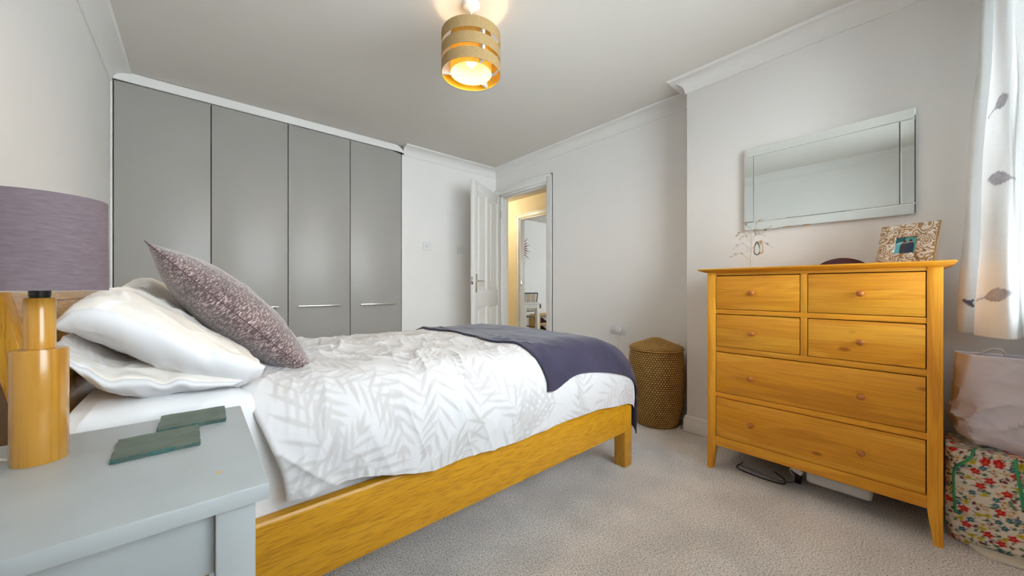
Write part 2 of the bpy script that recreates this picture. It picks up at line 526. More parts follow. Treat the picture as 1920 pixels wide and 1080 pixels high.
M = {}
M['wall'] = plain('wall_paint', (0.85, 0.83, 0.81, 1), 0.75, noise=0.015, nscale=1.5, bump=0.04, bscale=120, spec=0.3)
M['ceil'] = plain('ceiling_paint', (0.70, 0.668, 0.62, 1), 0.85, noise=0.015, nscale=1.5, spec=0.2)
M['gloss'] = plain('white_gloss', (0.84, 0.83, 0.81, 1), 0.28, spec=0.5)
M['cove'] = plain('coving_white', (0.82, 0.805, 0.78, 1), 0.6, spec=0.3)
M['hallpaint'] = plain('hall_cream_paint', (0.82, 0.72, 0.50, 1), 0.7, noise=0.02, nscale=2)
M['carpet'] = carpet_mat()
M['farfloor'] = plain('pale_tile', (0.78, 0.77, 0.75, 1), 0.4, noise=0.03, nscale=3)
M['grey'] = plain('grey_satin', (0.37, 0.355, 0.33, 1), 0.34, noise=0.02, nscale=2, spec=0.4)
M['greytop'] = plain('grey_paint', (0.46, 0.505, 0.525, 1), 0.33, noise=0.05, nscale=9, bump=0.05, bscale=60)
M['dark'] = plain('dark_gap', (0.02, 0.018, 0.016, 1), 0.9)
M['steel'] = plain('brushed_steel', (0.62, 0.59, 0.54, 1), 0.3, metal=1.0, noise=0.06, nscale=40)
M['chrome'] = plain('chrome', (0.75, 0.75, 0.75, 1), 0.14, metal=1.0)
oakD, oakM, oakL = (0.70, 0.275, 0.011, 1), (0.82, 0.35, 0.016, 1), (0.88, 0.42, 0.030, 1)
for ax, nm in enumerate('xyz'):
    M['oak_' + nm] = wood('oak_' + nm, oakD, oakM, oakL, axis=ax, knots=(ax == 1))
M['oak_rail'] = wood('oak_rail', oakD, oakM, oakL, axis=1)
bD, bM_, bL = (0.60, 0.285, 0.010, 1), (0.66, 0.32, 0.013, 1), (0.71, 0.355, 0.019, 1)
for ax, nm in enumerate('xyz'):
    M['bed_' + nm] = wood('bed_oak_' + nm, bD, bM_, bL, axis=ax, rough=0.34, across=16, pores=1.0, ring=0.02, pf=(11.0, 190.0))
M['head'] = wood('headboard_oak', bD, bM_, bL, axis=1, rough=0.22, coat=0.6)
M['lampwood'] = wood('lamp_beech', (0.58, 0.27, 0.025, 1), (0.65, 0.32, 0.04, 1), (0.71, 0.375, 0.06, 1), axis=2, rough=0.22, across=7, pores=0.4, coat=0.5)
M['knob'] = plain('knob_wood', lin(186, 112, 48), 0.3, noise=0.1, nscale=30)
M['shade'] = linen_mat('taupe_linen', lin(112, 98, 104), lin(126, 112, 118))
M['black'] = plain('black_plastic', (0.012, 0.012, 0.014, 1), 0.35)
M['white'] = plain('white_plastic', (0.78, 0.78, 0.78, 1), 0.35)
M['sheet'] = plain('white_sheet', (0.84, 0.84, 0.85, 1), 0.85, spec=0.2, bump=0.1, bscale=500)
M['print'] = vcol('leaf_print_cotton', 0.85, 0.08, 600)
M['throw'] = plain('plum_velvet', (0.028, 0.024, 0.056, 1), 0.85, noise=0.2, nscale=9, sheen=0.25, bump=0.25, bscale=700)
M['chenille'] = chenille_mat()
M['slate'] = plain('slate', lin(98, 112, 102), 0.6, noise=0.22, nscale=22, bump=0.4, bscale=60)
M['slate_edge'] = plain('slate_edge', lin(44, 100, 96), 0.6, noise=0.25, nscale=60, bump=0.4, bscale=120)
M['curtain'] = vcol('curtain_print', 0.85, 0.06, 700)
_nt = M['curtain'].node_tree
_t = nd(_nt, 'ShaderNodeBsdfTranslucent'); _x = nd(_nt, 'ShaderNodeMixShader'); _x.inputs[0].default_value = 0.45
_nt.links.new(_nt.nodes['Color Attribute'].outputs[0] if 'Color Attribute' in _nt.nodes else [n for n in _nt.nodes if n.bl_idname == 'ShaderNodeVertexColor'][0].outputs[0], _t.inputs[0])
_nt.links.new(_nt.nodes['Principled BSDF'].outputs[0], _x.inputs[1]); _nt.links.new(_t.outputs[0], _x.inputs[2]); _nt.links.new(_x.outputs[0], _nt.nodes['Material Output'].inputs[0])
M['floral'] = vcol('floral_cotton', 0.7, 0.1, 500)
M['green'] = plain('green_binding', lin(60, 160, 110), 0.6)
M['paper'] = plain('lilac_white_paper', lin(222, 218, 228), 0.6, noise=0.03, nscale=10)
M['wicker'] = vcol('wicker', 0.55)
M['cable'] = plain('white_cable', (0.7, 0.66, 0.6, 1), 0.5)
M['darkred'] = plain('dark_red_lacquer', (0.055, 0.006, 0.008, 1), 0.3, noise=0.1, nscale=12)
M['mosaic'] = mosaic_mat()
M['frameedge'] = plain('frame_edge', lin(150, 118, 72), 0.6, noise=0.15, nscale=50)
M['photo'] = vcol('photo_print', 0.2)
M['wire'] = plain('cream_wire', lin(196, 186, 168), 0.4)
M['mirror'] = plain('mirror_glass', (0.90, 0.965, 0.955, 1), 0.03, metal=1.0)
M['mirroredge'] = plain('mirror_bevel', (0.86, 0.93, 0.91, 1), 0.08, metal=1.0)
M['glass'] = thin_glass('window_glass')
M['pvc'] = plain('white_upvc', (0.82, 0.82, 0.81, 1), 0.3)
M['sun'] = plain('copper_brown', lin(150, 72, 38), 0.35, metal=0.3, noise=0.2, nscale=20)
M['rattan'] = plain('woven_back', lin(176, 160, 138), 0.7, noise=0.2, nscale=60)
M['ironblack'] = plain('black_iron', (0.03, 0.028, 0.028, 1), 0.45)
M['tablewhite'] = plain('white_table_paint', (0.84, 0.83, 0.81, 1), 0.4)
M['pine'] = wood('pine', (0.50, 0.26, 0.06, 1), (0.60, 0.33, 0.09, 1), (0.66, 0.40, 0.13, 1), axis=0)

# ------------------------------------------------------------------ room shell
def struct(o): o['kind'] = 'structure'; return o
S = lambda name, lo, hi, m, b=0.0: struct(box(name, lo, hi, m, None, b))
S('floor', (XL - .1, YF - .12, -.1), (2.94, 4.25, 0), M['carpet'])
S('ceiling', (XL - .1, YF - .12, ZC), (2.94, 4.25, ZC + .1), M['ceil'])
S('wall_left', (XL - .1, YF - .12, 0), (XL, 4.25, ZC), M['wall'])
# wardrobe wall: stretch beside the wardrobe, bulkhead above it, back of the recess
WX0, WX1 = -0.415, 1.582
S('wall_back', (1.60, YW, 0), (XA, YW + .6, ZC), M['wall'])
S('wall_recess', (XL, 4.15, 0), (1.60, 4.25, ZC), M['wall'])
# window wall with its opening
wx0, wx1, wz0, wz1 = 0.02, 2.50, 0.85, 2.30
struct(boxes('wall_front', [((XL - .1, YF - .12, 0), (2.94, YF, wz0)), ((XL - .1, YF - .12, wz1), (2.94, YF, ZC)),
                            ((XL - .1, YF - .12, wz0), (wx0, YF, wz1)), ((wx1, YF - .12, wz0), (2.94, YF, wz1))], M['wall']))
# door wall with the doorway, and the chimney breast standing out of it
dy0, dy1, dz = 2.665, 3.475, 2.135
struct(boxes('wall_right', [((XA, YF - .12, 0), (2.94, dy0, ZC)), ((XA, dy1, 0), (2.94, 4.25, ZC)), ((XA, dy0, dz), (2.94, dy1, ZC))], M['wall']))
S('wall_chimney_breast', (XB, YF, 0), (XA, YB, ZC), M['wall'], 0.004)

# coving: concave section swept along each wall
def cove_profile(n=8):
    P, D = 0.10, 0.092
    pts = [(0, 0), (P, 0), (P, -0.008), (P - .006, -0.012)]
    for i in range(n + 1):
        a = math.pi / 2 * i / n
        cx, cy = P - .004, -D + .004
        pts.append((0.010 + (cx - .014) * (1 - math.sin(a)), -0.014 + (cy + .024) * (1 - math.cos(a))))
    pts += [(0.008, -D), (0, -D)]
    return pts
def sweep(name, prof, path, mat, z0=ZC, angle=30):
    """prof (outward, dz) swept along a plan polyline; outward is to the left of the travel direction; mitred corners"""
    bm = bmesh.new(); rings = []
    P = [Vector(p) for p in path]
    for i, p in enumerate(P):
        d0 = (P[i] - P[i - 1]).normalized() if i > 0 else None
        d1 = (P[i + 1] - P[i]).normalized() if i < len(P) - 1 else None
        n0 = Vector((-d0.y, d0.x)) if d0 else None
        n1 = Vector((-d1.y, d1.x)) if d1 else None
        if n0 is None: nn = n1
        elif n1 is None: nn = n0
        else:
            nn = (n0 + n1); nn = nn / max(0.2, nn.dot(n0))
        rings.append([bm.verts.new((p.x + nn.x * a, p.y + nn.y * a, z0 + h)) for a, h in prof])
    m = len(prof)
    for A, B in zip(rings[:-1], rings[1:]):
        for k in range(m): bm.faces.new((A[k], A[(k + 1) % m], B[(k + 1) % m], B[k]))
    bm.faces.new(rings[0]); bm.faces.new(rings[-1][::-1])
    bmesh.ops.recalc_face_normals(bm, faces=bm.faces)
    return struct(from_bm(name, bm, mat, None, angle))
cp = cove_profile()
sweep('trim_1', cp, [(XB, YF), (XB, YB), (XA, YB), (XA, YW), (1.60, YW)], M['cove'])
sweep('trim_2', cp, [(XL, YW), (XL, YF)], M['cove'])
# skirting boards
sk = [(0, 0), (0.016, 0), (0.016, .080), (.0155, .084), (0.012, .086), (.012, .090), (.013, .096), (.010, .104), (.005, .109), (0, .110)]
sweep('baseboard_right', sk, [(XB, YF), (XB, YB), (XA, YB), (XA, dy0 - .075)], M['gloss'], 0.0)
sweep('baseboard_back', sk, [(XA, YW), (1.625, YW)], M['gloss'], 0.0)
sweep('baseboard_left', sk, [(XL, YW - .04), (XL, YF)], M['gloss'], 0.0)

# door lining and architrave
def architrave(name, xf, ya, yb, zt, w=.072, t=.017, side=-1):
    x1 = xf + side * t
    lst = [((xf, ya - w, 0), (x1, ya, zt + w)), ((xf, yb, 0), (x1, yb + w, zt + w)), ((xf, ya, zt), (x1, yb, zt + w)),
           ((xf, ya - w, 0), (x1 + side * .006, ya - w + .02, zt + w)), ((xf, yb + w - .02, 0), (x1 + side * .006, yb + w, zt + w)),
           ((xf, ya - w, zt + w - .02), (x1 + side * .006, yb + w, zt + w))]
    return struct(boxes(name, lst, M['gloss'], None, .003))
architrave('trim_3', XA, dy0, dy1, dz)
architrave('trim_4', 2.94, dy0, dy1, dz, side=1)
struct(boxes('trim_5', [((XA, dy0, 0), (2.94, dy0 + .022, dz)), ((XA, dy1 - .022, 0), (2.94, dy1, dz)), ((XA, dy0, dz - .022), (2.94, dy1, dz)),
                        ((XA + .045, dy0 + .022, 0), (XA + .08, dy0 + .034, dz - .022)), ((XA + .045, dy1 - .034, 0), (XA + .08, dy1 - .022, dz - .022)),
                        ((XA + .045, dy0 + .022, dz - .034), (XA + .08, dy1 - .022, dz - .022))], M['gloss'], None, .001))

# window in the front wall, behind the camera
win = bpy.data.objects.new('window_1', None); COL.objects.link(win); win.location = (1.05, YF - .06, wz0); ORI['window_1'] = Vector(win.location); struct(win)
ya, yb = YF - .09, YF - .03
boxes('window_frame', [((wx0, ya, wz0), (wx0 + .06, yb, wz1)), ((wx1 - .06, ya, wz0), (wx1, yb, wz1)), ((wx0, ya, wz0), (wx1, yb, wz0 + .06)), ((wx0, ya, wz1 - .06), (wx1, yb, wz1)),
                       ((.80, ya, wz0), (.86, yb, wz1)), ((1.63, ya, wz0), (1.69, yb, wz1))], M['pvc'], win, .004)
for a, b_ in ((wx0 + .06, .80), (.86, 1.63), (1.69, wx1 - .06)):
    box('pane', (a, YF - .064, wz0 + .06), (b_, YF - .06, wz1 - .06), M['glass'], win, 0)
box('window_sill', (wx0 - .03, YF - .03, wz0 - .025), (wx1 + .02, YF + .03, wz0), M['gloss'], win, .006)

# ------------------------------------------------------------------ hall and far room seen through the doorway
fy0, fy1 = 3.50, 4.42
S('floor_hall', (2.94, 1.4, -.1), (XH, 6.2, 0), M['carpet'])
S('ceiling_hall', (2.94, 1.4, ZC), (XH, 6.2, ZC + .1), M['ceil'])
struct(boxes('wall_hall', [((XH, 1.4, 0), (XH + .1, fy0, ZC)), ((XH, fy1, 0), (XH + .1, 6.2, ZC)), ((XH, fy0, dz), (XH + .1, fy1, ZC))], M['hallpaint']))
S('wall_hall_near', (2.94, 1.3, 0), (XH + .1, 1.4, ZC), M['hallpaint'])
S('wall_hall_end', (2.84, 6.2, 0), (XH + .1, 6.3, ZC), M['hallpaint'])
S('wall_hall_side', (2.84, 4.25, 0), (2.94, 6.2, ZC), M['hallpaint'])
architrave('trim_6', XH, fy0, fy1, dz, side=-1)
struct(boxes('trim_7', [((XH, fy0, 0), (XH + .1, fy0 + .02, dz)), ((XH, fy1 - .02, 0), (XH + .1, fy1, dz)), ((XH, fy0, dz - .02), (XH + .1, fy1, dz))], M['gloss'], None, .001))
S('floor_far_room', (XH + .0, 2.2, -.1), (7.6, YR, 0), M['farfloor'])
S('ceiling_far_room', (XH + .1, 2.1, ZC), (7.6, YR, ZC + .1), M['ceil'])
S('wall_far_room_end', (XH + .1, YR, 0), (7.7, YR + .1, ZC), M['wall'])
S('wall_far_room_side', (7.6, 2.1, 0), (7.7, YR, ZC), M['wall'])
struct(boxes('wall_far_room_window', [((XH + .1, 2.1, 0), (7.6, 2.2, .9)), ((XH + .1, 2.1, 2.1), (7.6, 2.2, ZC)), ((XH + .1, 2.1, .9), (5.3, 2.2, 2.1)), ((7.1, 2.1, .9), (7.6, 2.2, 2.1))], M['wall']))
win2 = bpy.data.objects.new('window_2', None); COL.objects.link(win2); win2.location = (6.5, 2.15, .9); ORI['window_2'] = Vector(win2.location); struct(win2)
boxes('window_frame', [((5.3, 2.13, .9), (5.36, 2.18, 2.1)), ((7.04, 2.13, .9), (7.1, 2.18, 2.1)), ((5.3, 2.13, .9), (7.1, 2.18, .96)), ((5.3, 2.13, 2.04), (7.1, 2.18, 2.1)),
                       ((6.17, 2.13, .9), (6.23, 2.18, 2.1))], M['pvc'], win2, .004)
for a, b_ in ((5.36, 6.17), (6.23, 7.04)):
    box('pane', (a, 2.153, .96), (b_, 2.157, 2.04), M['glass'], win2, 0)

# ------------------------------------------------------------------ door
ang = math.atan2(3.06 - 3.46, 2.12 - 2.795)
door = thing('door_1', (2.80, 3.463, 0), None, None, rotz=ang)
door['kind'] = 'structure'
DW, DT, DH = .785, .036, 2.115
def dbox(name, x0, x1, z0, z1, t, mat='gloss', bev=.003, y=0):
    return box(name, (x0, y - t / 2, z0), (x1, y + t / 2, z1), M[mat], door, bev)
st = .095
xs = [0, st, DW / 2 - .045, DW / 2 + .045, DW - st, DW]
dbox('stile', 0, st, .006, DH, DT); dbox('stile', DW - st, DW, .006, DH, DT)
dbox('rail', st, DW - st, DH - .10, DH, DT); dbox('rail', st, DW - st, .80, .98, DT); dbox('rail', st, DW - st, .006, .20, DT)
for z0, z1 in ((.20, .80), (.98, DH - .10)):
    dbox('muntin', xs[2], xs[3], z0, z1, DT)
    for a, b_ in ((xs[1], xs[2]), (xs[3], xs[4])):
        bm = bmesh.new()
        for sgn in (-1, 1):                                   # raised and fielded panel, both faces
            y0, y1, y2 = sgn * .004, sgn * .010, sgn * .014
            rect = lambda i, y: [bm.verts.new(p) for p in ((a + i, y, z0 + i), (b_ - i, y, z0 + i), (b_ - i, y, z1 - i), (a + i, y, z1 - i))]
            R = [rect(0, sgn * .014), rect(.014, y0), rect(.03, y0), rect(.055, y2)]
            for A, B in zip(R[:-1], R[1:]):
                for k in range(4): bm.faces.new((A[k], A[(k + 1) % 4], B[(k + 1) % 4], B[k]))
            bm.faces.new(R[-1])
        bmesh.ops.recalc_face_normals(bm, faces=bm.faces)
        from_bm('panel', bm, M['gloss'], door, 20)
box('latch_plate', (DW - .0015, -.012, 1.035), (DW + .0015, .012, 1.115), M['chrome'], door, .001)
box('latch', (DW, -.006, 1.062), (DW + .010, .006, 1.084), M['chrome'], door, .002)
for sgn in (-1, 1):
    y = sgn * DT / 2
    h = box('handle', (DW - .075, y, .955), (DW - .038, y + sgn * .009, 1.145), M['chrome'], door, .003)
    h['label'] = 'chrome lever handle on a long back plate'
    tube('lever', [(DW - .056, y, 1.075), (DW - .056, y + sgn * .040, 1.075), (DW - .062, y + sgn * .052, 1.075), (DW - .10, y + sgn * .056, 1.073), (DW - .170, y + sgn * .048, 1.068)],
         .0085, M['chrome'], h, 10, n=5)
for z in (.25, 1.85):
    tube('hinge', [(.0, .022, z), (.0, .022, z + .09)], .006, M['chrome'], door, 8, n=0)

# ------------------------------------------------------------------ fitted wardrobe
wd = thing('fitted_wardrobe', ((WX0 + WX1) / 2, YW, 0), 'fitted wardrobe with four tall grey doors and bar handles in white frame', 'wardrobe')
def arch_frame():
    # white surround: straight sides, rounded upper corners under the ceiling
    x0, x1, z1, r = XL + .002, 1.608, ZC - .004, .09
    outer = [(x0, 0.0), (x0, z1 - r)] + [(x0 + r - r * math.cos(a), z1 - r + r * math.sin(a)) for a in [math.pi / 2 * i / 8 for i in range(1, 9)]] + \
            [(x1 - r + r * math.sin(a), z1 - r + r * math.cos(a)) for a in [math.pi / 2 * i / 8 for i in range(0, 9)]] + [(x1, 0.0)]
    inner = [(WX0 - .003, 0.0), (WX0 - .003, 2.386)] + [(WX0 - .003 + (WX1 - WX0 + .006) * i / 16, 2.386) for i in range(1, 17)] + [(WX1 + .003, 0.0)]
    k = len(outer)
    inn = [inner[0], inner[1]] + inner[2:-1] + [inner[-1]]
    # same point count for a simple bridge
    inn = inn[:1] + [(WX0 - .003, 2.386)] + [(WX0 - .003 + (WX1 - WX0 + .006) * i / (k - 3), 2.386) for i in range(1, k - 2)] + [(WX1 + .003, 0.0)]
    bm = bmesh.new()
    y0, y1 = YW - .012, YW + .03
    L = [[bm.verts.new((p[0], y, p[1])) for p in ring] for ring, y in ((outer, y0), (inn, y0), (inn, y1), (outer, y1))]
    for A, B in ((L[0], L[1]), (L[1], L[2]), (L[2], L[3]), (L[3], L[0])):
        for i in range(k - 1): bm.faces.new((A[i], A[i + 1], B[i + 1], B[i]))
    for i in (0, k - 1): bm.faces.new([l[i] for l in L])
    bmesh.ops.recalc_face_normals(bm, faces=bm.faces)
    return bm
fr = from_bm('frame', arch_frame(), M['gloss'], wd, 30); fr['label'] = 'white surround with rounded upper corners'
boxes('carcass', [((XL + .004, YW + .028, 0), (1.598, YW + .045, .06)), ((XL + .004, YW + .56, 0), (1.598, YW + .58, ZC - .01)), ((XL + .004, YW + .028, 2.386), (1.598, YW + .56, ZC - .01)),
                  ((XL + .004, YW + .03, 0), (WX0, YW + .56, 2.4)), ((WX1, YW + .03, 0), (1.598, YW + .56, 2.4)), ((.58, YW + .04, 0), (.60, YW + .56, 2.4))], M['dark'], wd)
dwid = (WX1 - WX0) / 4
for i in range(4):
    a, b_ = WX0 + i * dwid + .0028, WX0 + (i + 1) * dwid - .0028
    dd = box('door', (a, YW - .006, .06), (b_, YW + .014, 2.380), M['grey'], wd, .0015)
    hc = (a + b_) / 2 + (.01 if i % 2 else -.01)
    boxes('handle', [((hc - .17, YW - .038, .838), (hc + .17, YW - .028, .850)), ((hc - .15, YW - .03, .839), (hc - .138, YW - .006, .849)), ((hc + .138, YW - .03, .839), (hc + .15, YW - .006, .849))],
          M['steel'], dd, .002)

# ------------------------------------------------------------------ pendant lamp
PX, PY = 1.065, 1.545
pl = thing('pendant_lamp', (PX, PY, ZC), 'lit drum pendant lamp with three tan fabric bands on the ceiling', 'lamp')
lathe('ceiling_rose', [(0, 0), (.045, 0), (.045, -.012), (.040, -.022), (.018, -.030), (.008, -.038), (0, -.038)], (PX, PY, ZC), M['white'], pl)
tube('cord', [(PX, PY, ZC - .035), (PX, PY, ZC - .21)], .004, M['cable'], pl, 8, n=0)
def fabric(name, c, mix):
    m, nt, b, t = translucent(name, c, mix)
    tc = nd(nt, 'ShaderNodeTexCoord'); n = nd(nt, 'ShaderNodeTexNoise'); n.inputs['Scale'].default_value = 260
    r = nd(nt, 'ShaderNodeValToRGB'); r.color_ramp.elements[0].position = .3; r.color_ramp.elements[1].position = .7
    r.color_ramp.elements[0].color = tuple(x * .8 for x in c[:3]) + (1,); r.color_ramp.elements[1].color = tuple(min(1, x * 1.15) for x in c[:3]) + (1,)
    nt.links.new(tc.outputs['Object'], n.inputs['Vector']); nt.links.new(n.outputs[0], r.inputs[0]); nt.links.new(r.outputs[0], b.inputs['Base Color']); nt.links.new(r.outputs[0], t.inputs[0])
    return m
M['band'] = fabric('tan_hessian', (0.50, 0.34, 0.15, 1), 0.32)
M['lining'] = fabric('cream_shade', (0.50, 0.38, 0.12, 1), 0.4)
M['goldin'] = plain('gold_lining', (0.78, 0.50, 0.03, 1), 0.5)
def ring_bm(c, r0, r1, z0, z1, seg=72):
    return lathe_bm([(r0, z0), (r1, z0), (r1, z1), (r0, z1), (r0, z0)], c, seg)
zb = 2.092
for k, (a, b_) in enumerate(((0, .053), (.072, .126), (.146, .202))):
    bd = from_bm('shade_band', ring_bm((PX, PY, zb), .1485, .150, a, b_), M['band'], pl, 40)
    from_bm('gold_lining', ring_bm((PX, PY, zb), .1470, .1483, a + .001, b_ - .001), M['goldin'], bd, 40)
inn = from_bm('inner_shade', ring_bm((PX, PY, zb), .1035, .105, .006, .196), M['lining'], pl, 40)
for k in range(3):                                                 # clear struts that hold the bands together
    a = math.radians(20 + 120 * k)
    ca, sa = math.cos(a), math.sin(a)
    bm = box_bm((.105, -.006, .004), (.147, .006, .198), .001)
    bmesh.ops.rotate(bm, verts=bm.verts, cent=(0, 0, 0), matrix=Matrix.Rotation(a, 3, 'Z')); bmesh.ops.translate(bm, verts=bm.verts, vec=(PX, PY, zb))
    from_bm('strut', bm, M['white'], pl)
bm = bmesh.new()
tube_bm([(PX + .1 * math.cos(t), PY + .1 * math.sin(t), zb + .19) for t in [2 * math.pi * i / 36 for i in range(36)]], .0016, 6, True, bm)
for k in range(3):
    a = 2 * math.pi * k / 3 + .4
    tube_bm([(PX + .018 * math.cos(a), PY + .018 * math.sin(a), zb + .17), (PX + .104 * math.cos(a), PY + .104 * math.sin(a), zb + .19)], .0016, 6, False, bm)
tube_bm([(PX + .02 * math.cos(t), PY + .02 * math.sin(t), zb + .17) for t in [2 * math.pi * i / 24 for i in range(24)]], .0016, 6, True, bm)
bmesh.ops.recalc_face_normals(bm, faces=bm.faces)
from_bm('shade_ring', bm, M['white'], pl, 60)
lathe('lamp_holder', [(0, .205), (.012, .205), (.018, .195), (.0185, .15), (.016, .145), (0, .145)], (PX, PY, zb), M['white'], pl, 32)
M['bulb'] = emit('bulb_glow', (1.0, 0.86, 0.55, 1), 7)
lathe('bulb', [(0, .146), (.013, .145), (.014, .128), (.024, .108), (.030, .088), (.031, .078), (.028, .062), (.018, .050), (0, .046)], (PX, PY, zb), M['bulb'], pl, 32)
ld = bpy.data.lights.new('pendant_bulb_light', 'POINT'); ld.energy = 13; ld.color = (1.0, 0.70, 0.38); ld.shadow_soft_size = .03
lo_ = bpy.data.objects.new('pendant_bulb_light', ld); COL.objects.link(lo_); lo_.parent = pl; lo_.location = (0, 0, zb + .035 - ZC)

# hall ceiling lamp, round the corner of the doorway
hl = thing('hall_ceiling_lamp', (3.32, 4.85, ZC), 'round opal ceiling light in the hall', 'lamp')
lathe('lamp_base', [(0, 0), (.07, 0), (.07, -.02), (0, -.02)], (3.32, 4.85, ZC), M['white'], hl, 40)
M['opal'] = emit('opal_glow', (1.0, 0.88, 0.66, 1), 58)
lathe('opal_globe', [(.06, -.02), (.10, -.04), (.115, -.075), (.10, -.115), (.055, -.14), (0, -.147)], (3.32, 4.85, ZC), M['opal'], hl, 40)

# ------------------------------------------------------------------ bed
BX0, BX1, BY0, BY1 = -0.20, 1.866, 1.11, 2.34
bed = thing('bed', (0.85, 1.72, 0), 'oak double bed frame with leaning headboard between wardrobe and nightstand', 'bed')
def rail_prof(y0, y1, z0, z1):
    return [(y0, z0), (y1, z0), (y1, z1), (y1 - .010, z1), (y0 + .006, z1 - .002), (y0 + .001, z1 - .008), (y0, z1 - .014)]
RZ0, RZ1 = .200, .405
prism('side_rail', [(BY0 + (y - 0), z) for y, z in rail_prof(0, .032, RZ0, RZ1)], 0, -.15, BX1 - .071, M['bed_x'], bed)
prism('side_rail', [(BY1 - (y - 0), z) for y, z in rail_prof(0, .032, RZ0, RZ1)][::-1], 0, -.15, BX1 - .071, M['bed_x'], bed)
box('foot_rail', (BX1 - .05, BY0 + .07, RZ0), (BX1 - .018, BY1 - .07, RZ1 - .01), M['bed_y'], bed, .004)
for y in (BY0, BY1 - .07):
    box('leg', (BX1 - .070, y, 0), (BX1, y + .07, .385), M['bed_z'], bed, .004)
    box('leg', (-.20, y, 0), (-.15, y + .07, .42), M['bed_z'], bed, .004)
# leaning headboard: two posts, a panel and a top rail; x at the front = -.15 - .2*(z-.42)
fx = lambda z: -.152 - .205 * (z - .42)
for y0, y1 in ((BY0, BY0 + .055), (BY1 - .055, BY1)):
    prism('headboard_post', [(fx(.40), .40), (fx(.992), .992), (fx(.992) - .034, .992), (fx(.40) - .034, .40)], 1, y0, y1, M['bed_z'], bed, bevel=.002)
prism('headboard_panel', [(fx(.42) - .008, .42), (fx(.97) - .008, .97), (fx(.97) - .026, .97), (fx(.42) - .026, .42)], 1, BY0 + .055, BY1 - .055, M['head'], bed)
prism('headboard_top_rail', [(fx(.97) - .002, .97), (fx(.99) - .002, .99), (fx(.99) - .032, .99), (fx(.97) - .032, .97)], 1, BY0 + .055, BY1 - .055, M['head'], bed)
for i in range(12):
    x = -.08 + i * .155
    box('slat', (x, BY0 + .032, .30), (x + .07, BY1 - .032, .318), M['pine'], bed, .002)
box('slat_bearer', (-.15, BY0 + .032, .27), (BX1 - .071, BY0 + .055, .30), M['pine'], bed, .002)
box('slat_bearer', (-.15, BY1 - .055, .27), (BX1 - .071, BY1 - .032, .30), M['pine'], bed, .002)

# mattress under a white fitted sheet
def rounded_slab(x0, x1, y0, y1, z0, z1, r, n=6):
    bm = box_bm((x0, y0, z0), (x1, y1, z1), r, n); return bm
mt = thing('mattress', (.83, 1.83, .318), 'mattress under a white fitted sheet on the oak bed', 'mattress')
from_bm('mattress_body', rounded_slab(-.145, 1.70, BY0 + .050, BY1 - .050, .3185, .650, .075), M['sheet'], mt, 50)
sx = np.linspace(-.20, .36, 180); sp = np.linspace(0, 1, 70)
V = np.zeros((180, 70, 3))
head = 1 - sst(.06, .22, sx)                                        # plump at the head of the bed, flat under the duvet
for j, t in enumerate(sp):
    zt = .655 + .080 * head
    if t < .45: y, z = np.full_like(sx, BY0 + .040), .335 + t / .45 * (zt - .04 - .335)
    elif t < .62:
        q = (t - .45) / .17 * math.pi / 2; y, z = np.full_like(sx, BY0 + .040 + .05 * (1 - math.cos(q))), zt - .04 + .04 * math.sin(q)
    else: y, z = np.full_like(sx, BY0 + .09 + (t - .62) / .38 * 1.0), zt
    y = y + .02 * (1 - head)
    w = .008 * (ridge(sx * 9 + z * 6, y * 5 + z * 2, 3) + ridge(sx * 17 - z * 9, z * 5, 5) * .6) * (.3 + .7 * head)
    V[:, j] = np.stack([np.maximum(sx, -.152 - .205 * (z - .42) + .012), y - w * (1 if t < .6 else .2), z + w * (.5 if t > .5 else 0)], -1)
grid_mesh('fitted_sheet', V, M['sheet'], mt)

# ---- leaf print cloth
WHITE = (.655, .655, .667); LEAF = (.53, .51, .51); LEAF2 = (.555, .535, .53)
def frond(R, x, y, ang, L, colr, curv=.6, n=8, wid=.0072, ll=.100):
    px, py, a = x, y, ang
    step = L / n
    for i in range(n):
        nx, ny = px + step * math.cos(a), py + step * math.sin(a)
        R.line(px, py, nx, ny, .0013, colr, .85)
        k = i / (n - 1)
        l = ll * (0.45 + 1.1 * math.sin(math.pi * min(1, .15 + k * .80))) * .75
        if i > 0:
            for sgn in (-1, 1):
                R.leaf(nx, ny, a + sgn * (0.95 - .45 * k) , l, wid * (.8 + .4 * random.random()), colr, .75 + .2 * random.random())
        a += curv * step / L * (1 + .3 * random.random())
        px, py = nx, ny
    R.leaf(px, py, a, ll * .7, wid, colr, .9)
def leaf_print(w, h, n, base, col1, col2, seed, res=.003):
    random.seed(seed)
    R = Raster(w, h, res, base)
    pts = []
    for i in range(n * 20):
        p = (random.random() * w, random.random() * h)
        if all((p[0] - q[0]) ** 2 + (p[1] - q[1]) ** 2 > (0.70 * math.sqrt(w * h / n)) ** 2 for q in pts):
            pts.append(p)
            frond(R, p[0], p[1], random.random() * 6.28, random.uniform(.24, .38), col1 if random.random() < .6 else col2, random.uniform(-1.1, 1.1))
        if len(pts) >= n: break
    return R
DR = leaf_print(2.6, 2.5, 260, WHITE, LEAF, LEAF2, 3)

